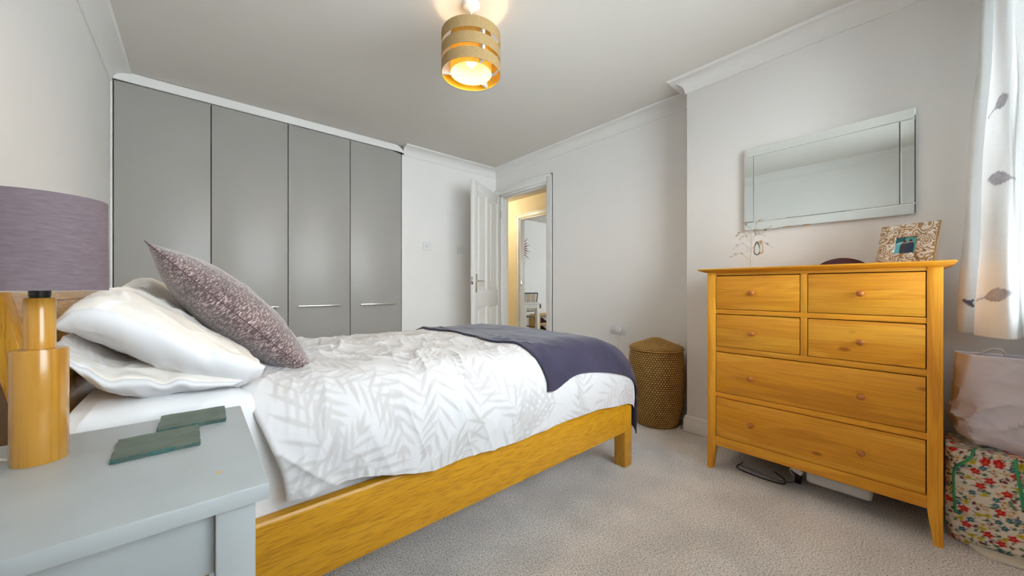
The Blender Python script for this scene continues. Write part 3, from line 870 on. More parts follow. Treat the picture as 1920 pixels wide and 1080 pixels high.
# ---- duvet: a sheet that runs flat over the bed and drops at near side, far side and foot
def prof_tab(rh, rv, tail):
    q = np.linspace(0, math.pi / 2, 200)
    h, d = rh * np.sin(q) ** .72, rv * (1 - np.cos(q) ** .72)
    s = np.concatenate([[0], np.cumsum(np.hypot(np.diff(h), np.diff(d)))])
    s = np.append(s, s[-1] + tail); h = np.append(h, h[-1] + .004); d = np.append(d, d[-1] + tail)
    return s, h, d
X_F, Y_N, Y_FAR, ZT = 1.48, 1.33, 2.10, .712
TF, TN, TR = prof_tab(.425, .25, .6), prof_tab(.235, .27, .6), prof_tab(.235, .26, .6)
def cloth(a, b, lift=0.0, wr=1.0):
    """a: metres of cloth along the bed (x if flat), b: metres across (y if flat) -> world points"""
    sa = np.clip(a - X_F, 0, None)
    hx, dx = np.interp(sa, TF[0], TF[1]), np.interp(sa, TF[0], TF[2])
    sn = np.clip(Y_N - b, 0, None); hn, dn = np.interp(sn, TN[0], TN[1]), np.interp(sn, TN[0], TN[2])
    sr = np.clip(b - Y_FAR, 0, None); hr, dr = np.interp(sr, TR[0], TR[1]), np.interp(sr, TR[0], TR[2])
    x = np.where(a > X_F, X_F + hx, a)
    y = np.where(b < Y_N, Y_N - hn, np.where(b > Y_FAR, Y_FAR + hr, b))
    dy = dn + dr
    p = 1.7
    z = ZT - (dx ** p + dy ** p + 1e-12) ** (1 / p)
    # round the plan at the two foot corners
    ux, uy = hx / TF[1].max(), (hn + hr) / .24
    nrm = np.sqrt(ux ** 2 + uy ** 2); k = np.where(nrm > 1, 1 + (1 / np.maximum(nrm, 1e-6) - 1) * .18, 1.0)
    x = np.where(a > X_F, X_F + hx * k, x)
    y = np.where(b < Y_N, Y_N - hn * k, np.where(b > Y_FAR, Y_FAR + hr * k, y))
    # plump middle, quilt waviness and creases
    z = z + .012 * np.cos(np.clip((b - 1.72) / .6, -1, 1) * math.pi / 2) + .010 * (fbm(a * 2.2, b * 2.2, 11) - .5)
    side = sst(0.02, .16, dn)
    wr = wr * (1 - .6 * sst(1.05, 1.3, a))                      # the throw's weight smooths the cloth beneath it
    c = wr * (.013 * ridge(a * 3.0 + b * 1.2, b * 1.6 - a * .8, 21) + .012 * ridge(a * 6.2 - b * 2.0, b * 2.6 + a, 22) + .008 * ridge(a * 12 + b * 4, b * 4 - a * 2, 23) + .004 * ridge(a * 22 - b * 6, b * 9, 25)
              + .014 * ridge(a * 5 + b * 5.5, b * 1.2 - a * 1.1, 24) * sst(.9, .35, a))
    hemw = wr * .013 * np.sin(a * 26 + 3 * vn(a * 3, b * 0, 4)) * sst(.16, .32, dn) * sst(.75, .25, a)
    y = y - side * (c * .9 + hemw) - side * .012 * (vn(a * 3.1, b * 2, 31) - .3)
    z = z + (1 - side) * c * (1 - .6 * sst(.0, .2, dx)) + lift * (1 - .75 * side) * (1 - .6 * sst(.05, .2, dx))
    y = y - lift * side; x = x + lift * sst(.05, .2, dx)
    return np.stack([x, y, z], -1)
la = np.concatenate([np.linspace(0, .9, 250), np.linspace(.9, 1.46 + .5, 260)[1:]])
near_len = TN[0][-2] + .048
lb = np.concatenate([np.linspace(Y_N - near_len, 1.75, 240), np.linspace(1.75, Y_FAR + .40, 80)[1:]])
A, B = np.meshgrid(la, lb, indexing='ij')
dn_ = np.clip(Y_N - B, 0, None)
A2 = A + .085 + .10 * sst(0, near_len, dn_) * (1 - sst(0, .8, A)) - .085 * sst(.2, 1.2, A)
B2 = np.where(B < Y_N, Y_N - dn_ * (1 - .13 * sst(.55, .1, A) * sst(.1, .45, dn_) + .05 * sst(1.45, 1.75, A) * sst(.1, .45, dn_)), B)       # hem rides up at the head end
Vd = cloth(A2, B2)
col = DR.at(A2 + .05, B2 - .6)
# folded-under head edge of the duvet
edge = []
ecol = []
for k, (dx_, dz_, dy_) in enumerate(((.06, -.030, .016), (.012, -.030, .020), (-.010, -.020, .012), (-.012, -.006, .003))):
    r = Vd[0].copy(); sd = sst(.02, .16, dn_[0])
    r[:, 0] += dx_; r[:, 2] += dz_ * (1 - sd); r[:, 1] += dy_ * sd * 1.6
    edge.append(r); ecol.append(np.tile(np.array([.70, .66, .62]), (r.shape[0], 1)))
Vd = np.concatenate([np.array(edge), Vd], 0); col = np.concatenate([np.array(ecol), col], 0)
duv = grid_mesh('duvet', Vd, M['print'], None, col)
tag(duv, 'white duvet printed with pale beige palm leaves spread over the bed', 'duvet')

# ---- throw over the foot of the bed
ta = np.linspace(0, 1, 190); tb = np.linspace(0, 1, 230)
TA, TB = np.meshgrid(ta, tb, indexing='ij')
b0 = Y_N - .262 - .05 * np.exp(-((TA - .02) / .10) ** 2)
b0 = b0 - .012 * np.sin(TA * 9) - .085 * sst(.18, .62, TA)
Bt = b0 + TB * (Y_FAR + .30 - b0)
x_left = 1.135 + .02 * np.sin(TB * 14) + .018 * np.sin(TB * 31 + 1) * .5 - .07 * sst(.55, 1, TB)
At = x_left + TA * (X_F + .80 - x_left)
Vt = cloth(At, Bt)
def normals(V):
    du, dv = np.gradient(V, axis=0), np.gradient(V, axis=1)
    n = np.cross(du, dv); n /= np.linalg.norm(n, axis=-1, keepdims=True) + 1e-12
    for _ in range(6):
        n[1:-1] = (n[:-2] + 2 * n[1:-1] + n[2:]) / 4; n[:, 1:-1] = (n[:, :-2] + 2 * n[:, 1:-1] + n[:, 2:]) / 4
    return n / (np.linalg.norm(n, axis=-1, keepdims=True) + 1e-12)
Vt = Vt + normals(Vt) * .013
def thicken(name, V, t, mat, label, cat):
    o = grid_mesh(name, V, mat)
    md = o.modifiers.new('solid', 'SOLIDIFY'); md.thickness = t; md.offset = 1.0
    md2 = o.modifiers.new('bev', 'BEVEL'); md2.width = t * .4; md2.segments = 2; md2.limit_method = 'ANGLE'; md2.angle_limit = 1.0
    return tag(o, label, cat)
thr = thicken('throw_blanket', Vt[:, ::-1], .009, M['throw'], 'plum grey velvet throw laid across the foot of the bed', 'blanket')

# ---- pillows
PR = leaf_print(.9, .9, 26, (.80, .755, .70), (.86, .85, .84), (.66, .60, .53), 9)
def pillow(name, seam, hx, yc, hy, ttop, tbot, label, colf, dent=0.0, seed=0, rough=1.0, nu=120, nv=170, ear=.06, pu=2.6, pv=4.0):
    """seam: (x, z) polyline of the pillow's edge seen from its near end; the body swells above (ttop) and below (tbot) it"""
    sp_ = np.array(seam); 
    u = np.sin(np.linspace(-1, 1, nu) * math.pi / 2); v = np.sin(np.linspace(-1, 1, nv) * math.pi / 2)
    U, W = np.meshgrid(u, v, indexing='ij')
    L = np.concatenate([[0], np.cumsum(np.hypot(*np.diff(sp_, axis=0).T))]); Ln = L / L[-1] * 2 - 1
    def sheet(top):
        prof = np.clip(1 - np.abs(U) ** pu, 0, 1) ** .5 * np.clip(1 - np.abs(W) ** pv, 0, 1) ** .5
        Us = U * (1 - ear * (1 - W ** 2))
        x = np.interp(Us, Ln, sp_[:, 0]); z = np.interp(Us, Ln, sp_[:, 1])
        y = yc + hy * W * (1 - ear * .5 * (1 - U ** 2))
        t = ttop if top else tbot
        n = (ridge(U * 2.2 + W * 1.4, W * 2.6 - U, seed + 1) * .6 + ridge(U * 4 - W * 3, W * 4, seed + 2) * .4) * .016 * rough
        e = (np.maximum(np.abs(U), np.abs(W)) ** 8) * .009 * (vn(U * 6 + 9, W * 8, seed + 5) - .5) * 2 * rough
        h = t * prof * (1 - (dent * sst(-.3, .5, U) if top else 0)) + n * prof ** .7
        if not top: y = y - .022 * prof ** .5 * (1 - prof) * 2 * (W < 0)
        return np.stack([x, y, z + e + (h if top else -h)], -1)
    T, Bm = sheet(True), sheet(False)
    Vp = np.concatenate([T, Bm[:, ::-1]], 1)
    cu_, cw = (U + 1) * hx, (W + 1) * hy
    cb = np.tile(np.array((.78, .78, .80)), U.shape + (1,))
    cc = np.concatenate([colf(cu_, cw), cb], 1)
    return tag(grid_mesh(name, Vp, M['print'], None, cc), label, 'pillow', 'bed pillows')
pcol = lambda a, b: PR.at(a, b)
low = [(-.222, .892), (-.200, .852), (-.165, .812), (-.13, .792), (-.08, .783), (.0, .776), (.092, .765)]
upp = [(-.222, .932), (-.195, .950), (-.165, .956), (-.13, .948), (-.083, .916), (-.019, .869), (.06, .822), (.139, .782)]
pillow('pillow', low, .2, 1.485, .315, .020, .045, 'lower beige leaf print pillow nearest the nightstand', pcol, seed=3)
pillow('pillow', upp, .22, 1.485, .32, .048, .115, 'upper white pillow with leaf print top under the cushion', pcol, dent=.35, seed=7, rough=1.1)
pillow('pillow', low, .2, 2.06, .24, .020, .052, 'lower leaf print pillow on the wardrobe side', pcol, seed=13)
pillow('pillow', [(x, z + .035) for x, z in upp], .22, 2.06, .245, .048, .115, 'upper leaf print pillow on the wardrobe side behind the cushion', pcol, seed=17)

# ---- scatter cushion, leaning on the pillows
cu = thing('scatter_cushion', (.106, 1.60, .905), 'brown chenille square cushion leaning on the white pillows', 'cushion', rot=(0, math.radians(46.3), 0))
hs = .298
u = np.sin(np.linspace(-1, 1, 120) * math.pi / 2)
U, W = np.meshgrid(u, u, indexing='ij')
def cush(sgn):
    pr_ = np.clip((1 - np.abs(U) ** 2.1) * (1 - np.abs(W) ** 2.4), 0, 1) ** .62
    x = hs * U * (1 - .07 * (1 - W ** 2)); y = hs * .95 * W * (1 - .10 * (1 - U ** 2))
    t = .088 if sgn > 0 else .085
    z = sgn * t * pr_ * (1 + .10 * (fbm(U * 1.5 + 5, W * 1.5, 41 + sgn) - .5)) + sgn * .004 * ridge(U * 3, W * 5, 44) * pr_
    return np.stack([x, y, z], -1)
Vc = np.concatenate([cush(1), cush(-1)[:, ::-1]], 1)
grid_mesh('cushion_cover', Vc, M['chenille'], cu)
per = [(hs * .905, -hs * .855 * t, 0) for t in np.linspace(-.9, .9, 3)]
outl = []
for t in np.linspace(-1, 1, 25)[:-1]: outl.append((hs * t, -hs * .95 * (1 - .10 * (1 - t * t)), 0))
for t in np.linspace(-1, 1, 25)[:-1]: outl.append((hs * (1 - .10 * (1 - t * t)), hs * .95 * t, 0))
for t in np.linspace(1, -1, 25)[:-1]: outl.append((hs * t, hs * .95 * (1 - .10 * (1 - t * t)), 0))
for t in np.linspace(1, -1, 25)[:-1]: outl.append((-hs * (1 - .10 * (1 - t * t)), hs * .95 * t, 0))
tube('seam', outl, .0013, plain('seam_thread', lin(74, 60, 62), .9), cu, 6, True, n=0)

# ------------------------------------------------------------------ nightstand
nx0, nx1, ny0, ny1, nz = -.405, .080, .625, 1.080, .720
ns = thing('nightstand', ((nx0 + nx1) / 2, (ny0 + ny1) / 2, 0), 'grey painted nightstand with a scuffed top beside the bed', 'nightstand')
top = box('tabletop', (nx0, ny0, nz - .024), (nx1, ny1, nz), M['greytop'], ns, .0025)
for x in (nx0 + .015, nx1 - .060):
    for y in (ny0 + .015, ny1 - .06):
        box('leg', (x, y, 0), (x + .045, y + .045, nz - .024), M['greytop'], ns, .002)
box('side_panel', (nx0 + .06, ny0 + .035, .600), (nx1 - .060, ny0 + .050, nz - .024), M['greytop'], ns, .0015)
box('side_panel', (nx0 + .06, ny1 - .050, .600), (nx1 - .060, ny1 - .035, nz - .024), M['greytop'], ns, .0015)
box('back_panel', (nx0 + .03, ny0 + .06, .600), (nx0 + .045, ny1 - .06, nz - .024), M['greytop'], ns, .0015)
dr = box('drawer', (nx1 - .034, ny0 + .063, .603), (nx1 - .016, ny1 - .063, nz - .028), M['greytop'], ns, .002)
lathe('knob', [(0, 0), (.007, 0), (.006, .010), (.013, .018), (.014, .024), (.009, .030), (0, .031)], (nx1 - .017, (ny0 + ny1) / 2, .65), M['steel'], dr, 24, axis=0)
box('shelf', (nx0 + .02, ny0 + .02, .16), (nx1 - .02, ny1 - .02, .178), M['greytop'], ns, .002)
# paint chips on the tabletop (bare wood showing)
M['chip'] = plain('bare_wood_chip', lin(222, 186, 120), .7)
for (x, y, r) in ((.0265, .7085, .0042), (.0085, .7300, .0016)):
    lathe('paint_chip', [(0, .0004), (r * .6, .0004), (r, .0001), (r, -.0005), (0, -.0005)], (x, y, nz), M['chip'], top, 9)
M['scratch'] = plain('pale_scratch', lin(200, 200, 198), .6)
for (x, y, a, L) in ((-.032, .760, .5, .018), (.0, .752, .35, .020), (.030, .84, .2, .012), (.045, .835, .1, .010), (.034, .635, .3, .005), (-.10, .735, .3, .016)):
    d_ = Vector((math.cos(a), math.sin(a), 0)) * L / 2; p = Vector((x, y, nz + .0001))
    from_bm('scratch', tube_bm([p - d_, p + d_], .0006, 4, flat=.4), M['scratch'], top)

# coasters
def coaster(name, c, s, rz, label, z):
    bm = box_bm((-s / 2, -s / 2, 0), (s / 2, s / 2, .0075), 0)
    bmesh.ops.subdivide_edges(bm, edges=bm.edges, cuts=9, use_grid_fill=True)
    for v in bm.verts:
        e = max(abs(v.co.x), abs(v.co.y)) > s / 2 - .001
        if e: v.co += Vector((random.uniform(-1, 1) * .0014, random.uniform(-1, 1) * .0014, random.uniform(-.0006, 0) if v.co.z > .004 else 0))
        elif v.co.z > .007: v.co.z += random.uniform(-.0003, .0003)
    bmesh.ops.rotate(bm, verts=bm.verts, cent=(0, 0, 0), matrix=Matrix.Rotation(rz, 3, 'Z'))
    bmesh.ops.translate(bm, verts=bm.verts, vec=(c[0], c[1], z))
    o = from_bm(name, bm, M['slate'], None, 25)
    o.data.materials.append(M['slate_edge'])
    for p in o.data.polygons:
        if abs(p.normal.z) < .6: p.material_index = 1
    return tag(o, label, 'coaster', 'slate coasters')
coaster('slate_coaster', (-.004, 1.022), .104, -.02, 'square slate coaster nearer the bed, partly overlapped by the other', nz + .0003)
coaster('slate_coaster', (-.050, .905), .108, .02, 'square green grey slate coaster nearest the lamp on the nightstand', nz + .0003)

# ------------------------------------------------------------------ table lamp
LX, LY = -.192, .950
tl = thing('table_lamp', (LX, LY, nz), 'wooden table lamp with a taupe drum shade standing on the nightstand', 'lamp')
bs = lathe('base', [(0, 0), (.0298, 0), (.0306, .002), (.0306, .178), (.0296, .1815), (.0170, .183), (0, .183)], (LX, LY, nz), M['lampwood'], tl, 64)
lathe('neck', [(0, .182), (.0168, .182), (.0170, .2625), (.0160, .2640), (0, .2640)], (LX, LY, nz), M['lampwood'], tl, 48)
lathe('lamp_holder', [(0, .263), (.0105, .263), (.0118, .268), (.0118, .30), (.008, .302), (.008, .32), (0, .32)], (LX, LY, nz), M['black'], tl, 32)
from_bm('lamp_shade', lathe_bm([(.0750, .276), (.0755, .276), (.0745, .4275), (.0740, .4275), (.0750, .276)], (LX, LY, nz), 96), M['shade'], tl, 40)
bm = bmesh.new()
tube_bm([(LX + .074 * math.cos(t), LY + .074 * math.sin(t), nz + .287) for t in [2 * math.pi * i / 48 for i in range(48)]], .0012, 6, True, bm)
for k in range(3):
    a = 2.1 * k + .3
    tube_bm([(LX + .0118 * math.cos(a), LY + .0118 * math.sin(a), nz + .290), (LX + .074 * math.cos(a), LY + .074 * math.sin(a), nz + .287)], .0012, 6, False, bm)
bmesh.ops.recalc_face_normals(bm, faces=bm.faces)
from_bm('shade_ring', bm, M['white'], tl, 60)
lathe('bulb', [(0, .39), (.012, .388), (.022, .372), (.024, .355), (.018, .335), (.010, .322), (0, .322)], (LX, LY, nz), M['white'], tl, 24)
tube('cord', [(LX - .028, LY + .006, nz + .006), (LX - .05, LY + .03, nz + .005), (LX - .10, LY + .06, nz + .005), (LX - .19, LY + .10, nz + .006), (-.412, LY + .12, nz - .05), (-.414, LY + .12, .3)], .0022, M['cable'], tl, 8)

# ------------------------------------------------------------------ chest of drawers
cx0, cx1, cy0, cy1, cz = 2.160, 2.555, -.034, .817, 1.083
ch = thing('chest_of_drawers', (2.36, .39, 0), 'oak chest of four small and two wide drawers under the mirror', 'chest of drawers')
tp = [(cx0 - .004, cz), (cx0 - .036, cz + .014), (cx0 - .036, cz + .022), (cx1 + .01, cz + .022), (cx1 + .01, cz)]
bm = bmesh.new()                                                      # top with an undercut edge
lo_r = [(cx0 - .004, cy0 - .004), (cx1 + .005, cy0 - .004), (cx1 + .005, cy1 + .004), (cx0 - .004, cy1 + .004)]
hi_r = [(cx0 - .036, cy0 - .034), (cx1 + .014, cy0 - .034), (cx1 + .014, cy1 + .040), (cx0 - .036, cy1 + .040)]
Ls = [[bm.verts.new((x, y, z)) for x, y in rr] for rr, z in ((lo_r, cz), (hi_r, cz + .014), (hi_r, cz + .022))]
bm.faces.new(Ls[0][::-1]); bm.faces.new(Ls[2])
for A_, B_ in zip(Ls[:-1], Ls[1:]):
    for k in range(4): bm.faces.new((A_[k], A_[(k + 1) % 4], B_[(k + 1) % 4], B_[k]))
bmesh.ops.recalc_face_normals(bm, faces=bm.faces)
bmesh.ops.bevel(bm, geom=[e for e in bm.edges if min(v.co.z for v in e.verts) > cz + .005], offset=.003, segments=2, affect='EDGES', profile=.5)
from_bm('top', bm, M['oak_y'], ch)
def leg_bm(y_out, sgn, x0):
    # straight outside, tapered inside below the apron
    w0, w1 = .042, .024
    pts = [(y_out, 0), (y_out + sgn * w1, 0), (y_out + sgn * (w0 - .004), .105), (y_out + sgn * w0, .15), (y_out + sgn * w0, cz), (y_out, cz)]
    bm = prism_bm(pts, 0, x0, x0 + .042)
    bmesh.ops.bevel(bm, geom=list(bm.edges), offset=.0015, segments=2, affect='EDGES', profile=.5)
    return bm
for x0 in (cx0, cx1 - .042):
    from_bm('leg', leg_bm(cy0, 1, x0), M['oak_z'], ch)
    from_bm('leg', leg_bm(cy1, -1, x0), M['oak_z'], ch)
for y in (cy0 + .006, cy1 - .022):
    box('side_panel', (cx0 + .042, y, .135), (cx1 - .042, y + .016, cz), M['oak_z'], ch, 0)
box('back_panel', (cx1 - .03, cy0 + .042, .135), (cx1 - .02, cy1 - .042, cz), M['oak_y'], ch, 0)
yl, yr = cy1 - .042, cy0 + .042                                       # inner faces of the front legs
def crail(z0, z1, name='rail', y0=yr, y1=yl): return box(name, (cx0 + .002, y0, z0), (cx0 + .030, y1, z1), M['oak_rail'], ch, .001)
crail(1.068, cz); crail(.8600, .8835); crail(.6530, .6795); crail(.4040, .4300)
crail(.135, .185, 'apron')
for z0, z1 in ((.6795, .8600), (.8835, 1.068)): box('divider', (cx0 + .002, .377, z0), (cx0 + .030, .403, z1), M['oak_z'], ch, .001)
box('gap_shade_block', (cx0 + .030, yr, .17), (cx1 - .04, yl, 1.07), M['dark'], ch, 0)  # near-black block, put in so the gaps round the drawers look shaded
drawers = [((.403, yl), (.8835, 1.068), 1), ((yr, .377), (.8835, 1.068), 1), ((.403, yl), (.6795, .860), 1), ((yr, .377), (.6795, .860), 1), ((yr, yl), (.430, .653), 2), ((yr, yl), (.185, .404), 2)]
dlab = ['upper left small drawer', 'upper right small drawer', 'lower left small drawer', 'lower right small drawer', 'upper wide drawer', 'bottom wide drawer']
for k, ((a, b_), (z0, z1), nk) in enumerate(drawers):
    g = .0028
    d = box('drawer', (cx0 + .001, a + g, z0 + g), (cx0 + .021, b_ - g, z1 - g * 1.5), M['oak_y'], ch, .0025)
    d['label'] = dlab[k]
    zk = {0: .975, 1: .976, 2: .766, 3: .767, 4: .535, 5: .295}[k]
    for y in ((.598, .195)[k % 2:k % 2 + 1] if nk == 1 else (.604, .193)):
        bm = lathe_bm([(0, 0), (.0075, 0), (.0065, .008), (.0105, .013), (.0135, .019), (.0135, .023), (.0105, .028), (.004, .0305), (0, .031)], (0, 0, 0), 28, axis=0)
        for v in bm.verts: v.co.x = -v.co.x
        bmesh.ops.recalc_face_normals(bm, faces=bm.faces)
        bmesh.ops.translate(bm, verts=bm.verts, vec=(cx0 + .001, y, zk))
        from_bm('knob', bm, M['knob'], d, 50)
ZCH = cz + .022

# ------------------------------------------------------------------ mirror on the chimney breast
my0, my1, mz0, mz1 = .044, .760, 1.354, 1.858
mi = thing('wall_mirror', (XB, .40, 1.6), 'frameless rectangular mirror with mirrored border above the chest of drawers', 'mirror')
mx = XB - .022
box('backing', (mx + .004, my0 + .01, mz0 + .01), (XB, my1 - .01, mz1 - .01), M['dark'], mi, 0)
iw = .051
def mpane(name, y0, y1, z0, z1, x, bev=.004, mat='mirror'):
    bm = bmesh.new()
    lo = [(y0, z0), (y1, z0), (y1, z1), (y0, z1)]; hi = [(y0 + bev, z0 + bev), (y1 - bev, z0 + bev), (y1 - bev, z1 - bev), (y0 + bev, z1 - bev)]
    L = [[bm.verts.new((xx, p[0], p[1])) for p in r] for r, xx in ((lo, mx + .005), (lo, x + .0007), (hi, x))]
    bm.faces.new(L[0]); bm.faces.new(L[2])
    for A_, B_ in zip(L[:-1], L[1:]):
        for k in range(4): bm.faces.new((A_[k], A_[(k + 1) % 4], B_[(k + 1) % 4], B_[k]))
    bmesh.ops.recalc_face_normals(bm, faces=bm.faces)
    return from_bm(name, bm, M[mat], mi, 5)
mpane('border_panel', my0, my1, mz1 - iw + .0012, mz1, mx); mpane('border_panel', my0, my1, mz0, mz0 + iw - .0012, mx)
mpane('border_panel', my0, my0 + iw - .0012, mz0 + iw, mz1 - iw, mx); mpane('border_panel', my1 - iw + .0012, my1, mz0 + iw, mz1 - iw, mx)
mpane('mirror_panel', my0 + iw, my1 - iw, mz0 + iw, mz1 - iw, mx, .003)

# ------------------------------------------------------------------ things on the chest
# wire jewellery tree
jt = thing('jewellery_tree', (2.40, .672, ZCH), 'cream wire jewellery tree with small leaves standing on the chest', 'jewellery stand')
random.seed(5)
bm = bmesh.new()
JX, JY = 2.40, .672
lathe('base', [(0, 0), (.030, 0), (.031, .002), (.024, .004), (.004, .006), (0, .006)], (JX, JY, ZCH), M['wire'], jt, 32)
trunk = smooth_path([(JX, JY, ZCH + .004), (JX, JY + .002, ZCH + .07), (JX, JY - .001, ZCH + .14), (JX, JY - .002, ZCH + .235)], 6)
from_bm('trunk', tube_bm(trunk, [.0024 - .0012 * i / len(trunk) for i in range(len(trunk))], 8), M['wire'], jt, 60)
leaf_me = None
def jleaf(p, d, L, parent):
    global leaf_me
    if leaf_me is None:
        b_ = bmesh.new()
        rows = []
        for i in range(6):
            t = i / 5; w = .0075 * math.sin(math.pi * (t * .92 + .04)) ** .8
            rows.append([b_.verts.new((t * .026, -w, .003 * math.sin(math.pi * t))), b_.verts.new((t * .026, 0, .0012 + .003 * math.sin(math.pi * t))), b_.verts.new((t * .026, w, .003 * math.sin(math.pi * t)))])
        for A_, B_ in zip(rows[:-1], rows[1:]):
            for k in range(2): b_.faces.new((A_[k], A_[k + 1], B_[k + 1], B_[k]))
        r = bmesh.ops.solidify(b_, geom=list(b_.faces), thickness=.0006)
        leaf_me = bpy.data.meshes.new('leaf'); b_.to_mesh(leaf_me); b_.free(); finish(leaf_me, 50)
        leaf_me.materials.append(M['jleaf'])
    o = bpy.data.objects.new('leaf', leaf_me); COL.objects.link(o)
    o.parent = parent; o.location = Vector(p) - off(parent)
    o.rotation_mode = 'QUATERNION'; o.rotation_quaternion = Vector(d).to_track_quat('X', 'Z'); o.scale = (L / .026,) * 3
M['jleaf'], _, _, _ = translucent('pearl_leaf', (0.56, 0.52, 0.45, 1), .25, .35)
branches = [((0, .004, .115), (0.0, .045, .155), (-.005, .075, .135)), ((0, .0, .12), (0, -.05, .155), (.0, -.085, .130)), ((0, 0, .045), (0, .050, .095), (0, .088, .085)),
            ((0, 0, .175), (-.01, .04, .215), (0, .062, .21)), ((0, 0, .19), (0, -.045, .20), (-.005, -.085, .225)), ((0, 0, .20), (.02, .02, .25), (.02, .035, .262)),
            ((0, 0, .205), (-.02, -.03, .255), (-.02, -.05, .268)), ((0, 0, .16), (.02, -.02, .20), (.03, -.042, .195)), ((0, 0, .15), (-.03, .02, .19), (-.04, .03, .185))]
for br in branches:
    P_ = smooth_path([(JX + a, JY + b_, ZCH + c) for a, b_, c in br], 6)
    bo = from_bm('branch', tube_bm(P_, .0014, 6), M['wire'], jt, 60)
    e = P_[-1]; d_ = (P_[-1] - P_[-3]).normalized()
    jleaf(e, d_, .026, bo)
    for s_ in (-1, 1): jleaf(P_[-4], d_ + Vector((s_ * .3, s_ * .5, .5)), .022, bo)
    jleaf(P_[5], Vector((random.uniform(-1, 1), random.uniform(-1, 1), .8)), .018, bo)
def bead_loop(name, c, w, h, r, n, mats, label, cat):
    t = thing(name, c, label, cat)
    me = {}
    for k in range(n):
        a = 2 * math.pi * k / n
        p = Vector((c[0] + .004 * math.sin(a * 2), c[1] + w * math.sin(a) * (1 - .25 * math.cos(a)), c[2] - h + h * math.cos(a)))
        m_ = mats(k)
        if m_.name not in me:
            b_ = lathe_bm([(0, -r), (r * .7, -r * .7), (r, 0), (r * .7, r * .7), (0, r)], (0, 0, 0), 10)
            q = bpy.data.meshes.new('bead'); b_.to_mesh(q); b_.free(); finish(q, 80); q.materials.append(m_); me[m_.name] = q
        o = bpy.data.objects.new('bead', me[m_.name]); COL.objects.link(o); o.parent = t; o.location = p - Vector(c)
    return t
M['jet'] = plain('jet_bead', (.01, .01, .02, 1), .2); M['amber'] = plain('amber_bead', lin(196, 140, 84), .3); M['turq'] = plain('turquoise_bead', lin(120, 214, 216), .3)
bead_loop('bead_bracelet', (2.395, .642, ZCH + .155), .013, .036, .0030, 34, lambda k: M['jet'], 'black bead bracelet hanging from the jewellery tree', 'bracelet')
bead_loop('bead_necklace', (2.398, .622, ZCH + .162), .007, .036, .0032, 30, lambda k: M['turq'] if k in (6, 7, 8, 9, 10, 11) else M['amber'], 'amber bead bracelet with turquoise beads on the jewellery tree', 'bracelet')
hoop = [(2.396, .690 + .009 * math.sin(t), ZCH + .118 + .016 * math.cos(t)) for t in [2 * math.pi * i / 28 for i in range(28)]]
tag(tube('bangle', hoop, .0011, M['steel'], None, 6, True, n=0), 'thin silver hoop hanging from the jewellery tree', 'earring')

# arched dark red case
pts = [(.378, 0), (.378, .012)] + [(.378 - .178 * (i / 12), .012 + .033 * math.sin(math.pi * i / 12) ** .75) for i in range(1, 12)] + [(.20, .012), (.20, 0)]
o = prism('jewellery_case', [(y, ZCH + z) for y, z in pts], 0, 2.43, 2.47, M['darkred'], None, 40, bevel=.001)
tag(o, 'low dark red box with an arched top on the chest', 'box')

# photo frame, leaning back
pf = thing('photo_frame', (2.335, .078, ZCH + .001), 'gold and white paisley photo frame leaning on the chest of drawers', 'photo frame', rot=(0, math.radians(17), math.radians(-21)))
fw, fh = .184, .184
y0, y1, zz0, zz1 = -fw / 2, fw / 2, 0, fh
oy0, oy1, oz0, oz1 = -.034, .037, .048, .124
def fpiece(name, a, b_, c, d): return box(name, (-.007, a, c), (.007, b_, d), M['mosaic'], pf, .0015)
fpiece('frame_side', y0, oy0, zz0, zz1); fpiece('frame_side', oy1, y1, zz0, zz1)
fpiece('frame_bar', oy0, oy1, zz0, oz0); fpiece('frame_bar', oy0, oy1, oz1, zz1)
box('frame_edge', (-.004, y0 - .004, zz0), (.009, y0 + .001, zz1 + .003), M['frameedge'], pf, .002)
box('frame_back', (.007, y0 + .002, zz0 + .001), (.011, y1 - .002, zz1 - .002), M['frameedge'], pf, .001)
R = Raster(.08, .08, .0006, lin(96, 178, 190)[:3])
NAVY, SKIN, BRN = lin(44, 62, 88), lin(206, 150, 130), lin(70, 48, 42)
R.disc(.010, .070, .022, lin(40, 104, 120)); R.leaf(.0, .045, .3, .04, .006, lin(150, 210, 214))
for xx, zz, c_ in ((.030, .050, lin(48, 58, 80)), (.049, .053, lin(40, 58, 92))):
    R.blob(xx, .018, lambda X, Y: np.minimum(.0135 - np.abs(X) * (1 + .3 * (Y > .02)), .030 - np.abs(Y)), .04, c_)
    R.disc(xx, .040, .0125, c_); R.disc(xx, zz + .004, .0062, SKIN); R.disc(xx, zz + .0075, .0056, BRN)
yy = np.linspace(oy0, oy1, 110); zz_ = np.linspace(oz0, oz1, 110)
YY, ZZ = np.meshgrid(yy, zz_, indexing='ij')
grid_mesh('photograph', np.stack([np.full_like(YY, .003), YY, ZZ], -1), M['photo'], pf, R.at(oy1 - YY, ZZ - oz0))
box('photo_mount', (.0032, oy0, oz0), (.007, oy1, oz1), M['white'], pf, 0)
prism('stand', [(.0115, .11), (.014, .11), (.075, .020), (.072, .020)], 1, -.02, .02, M['frameedge'], pf)

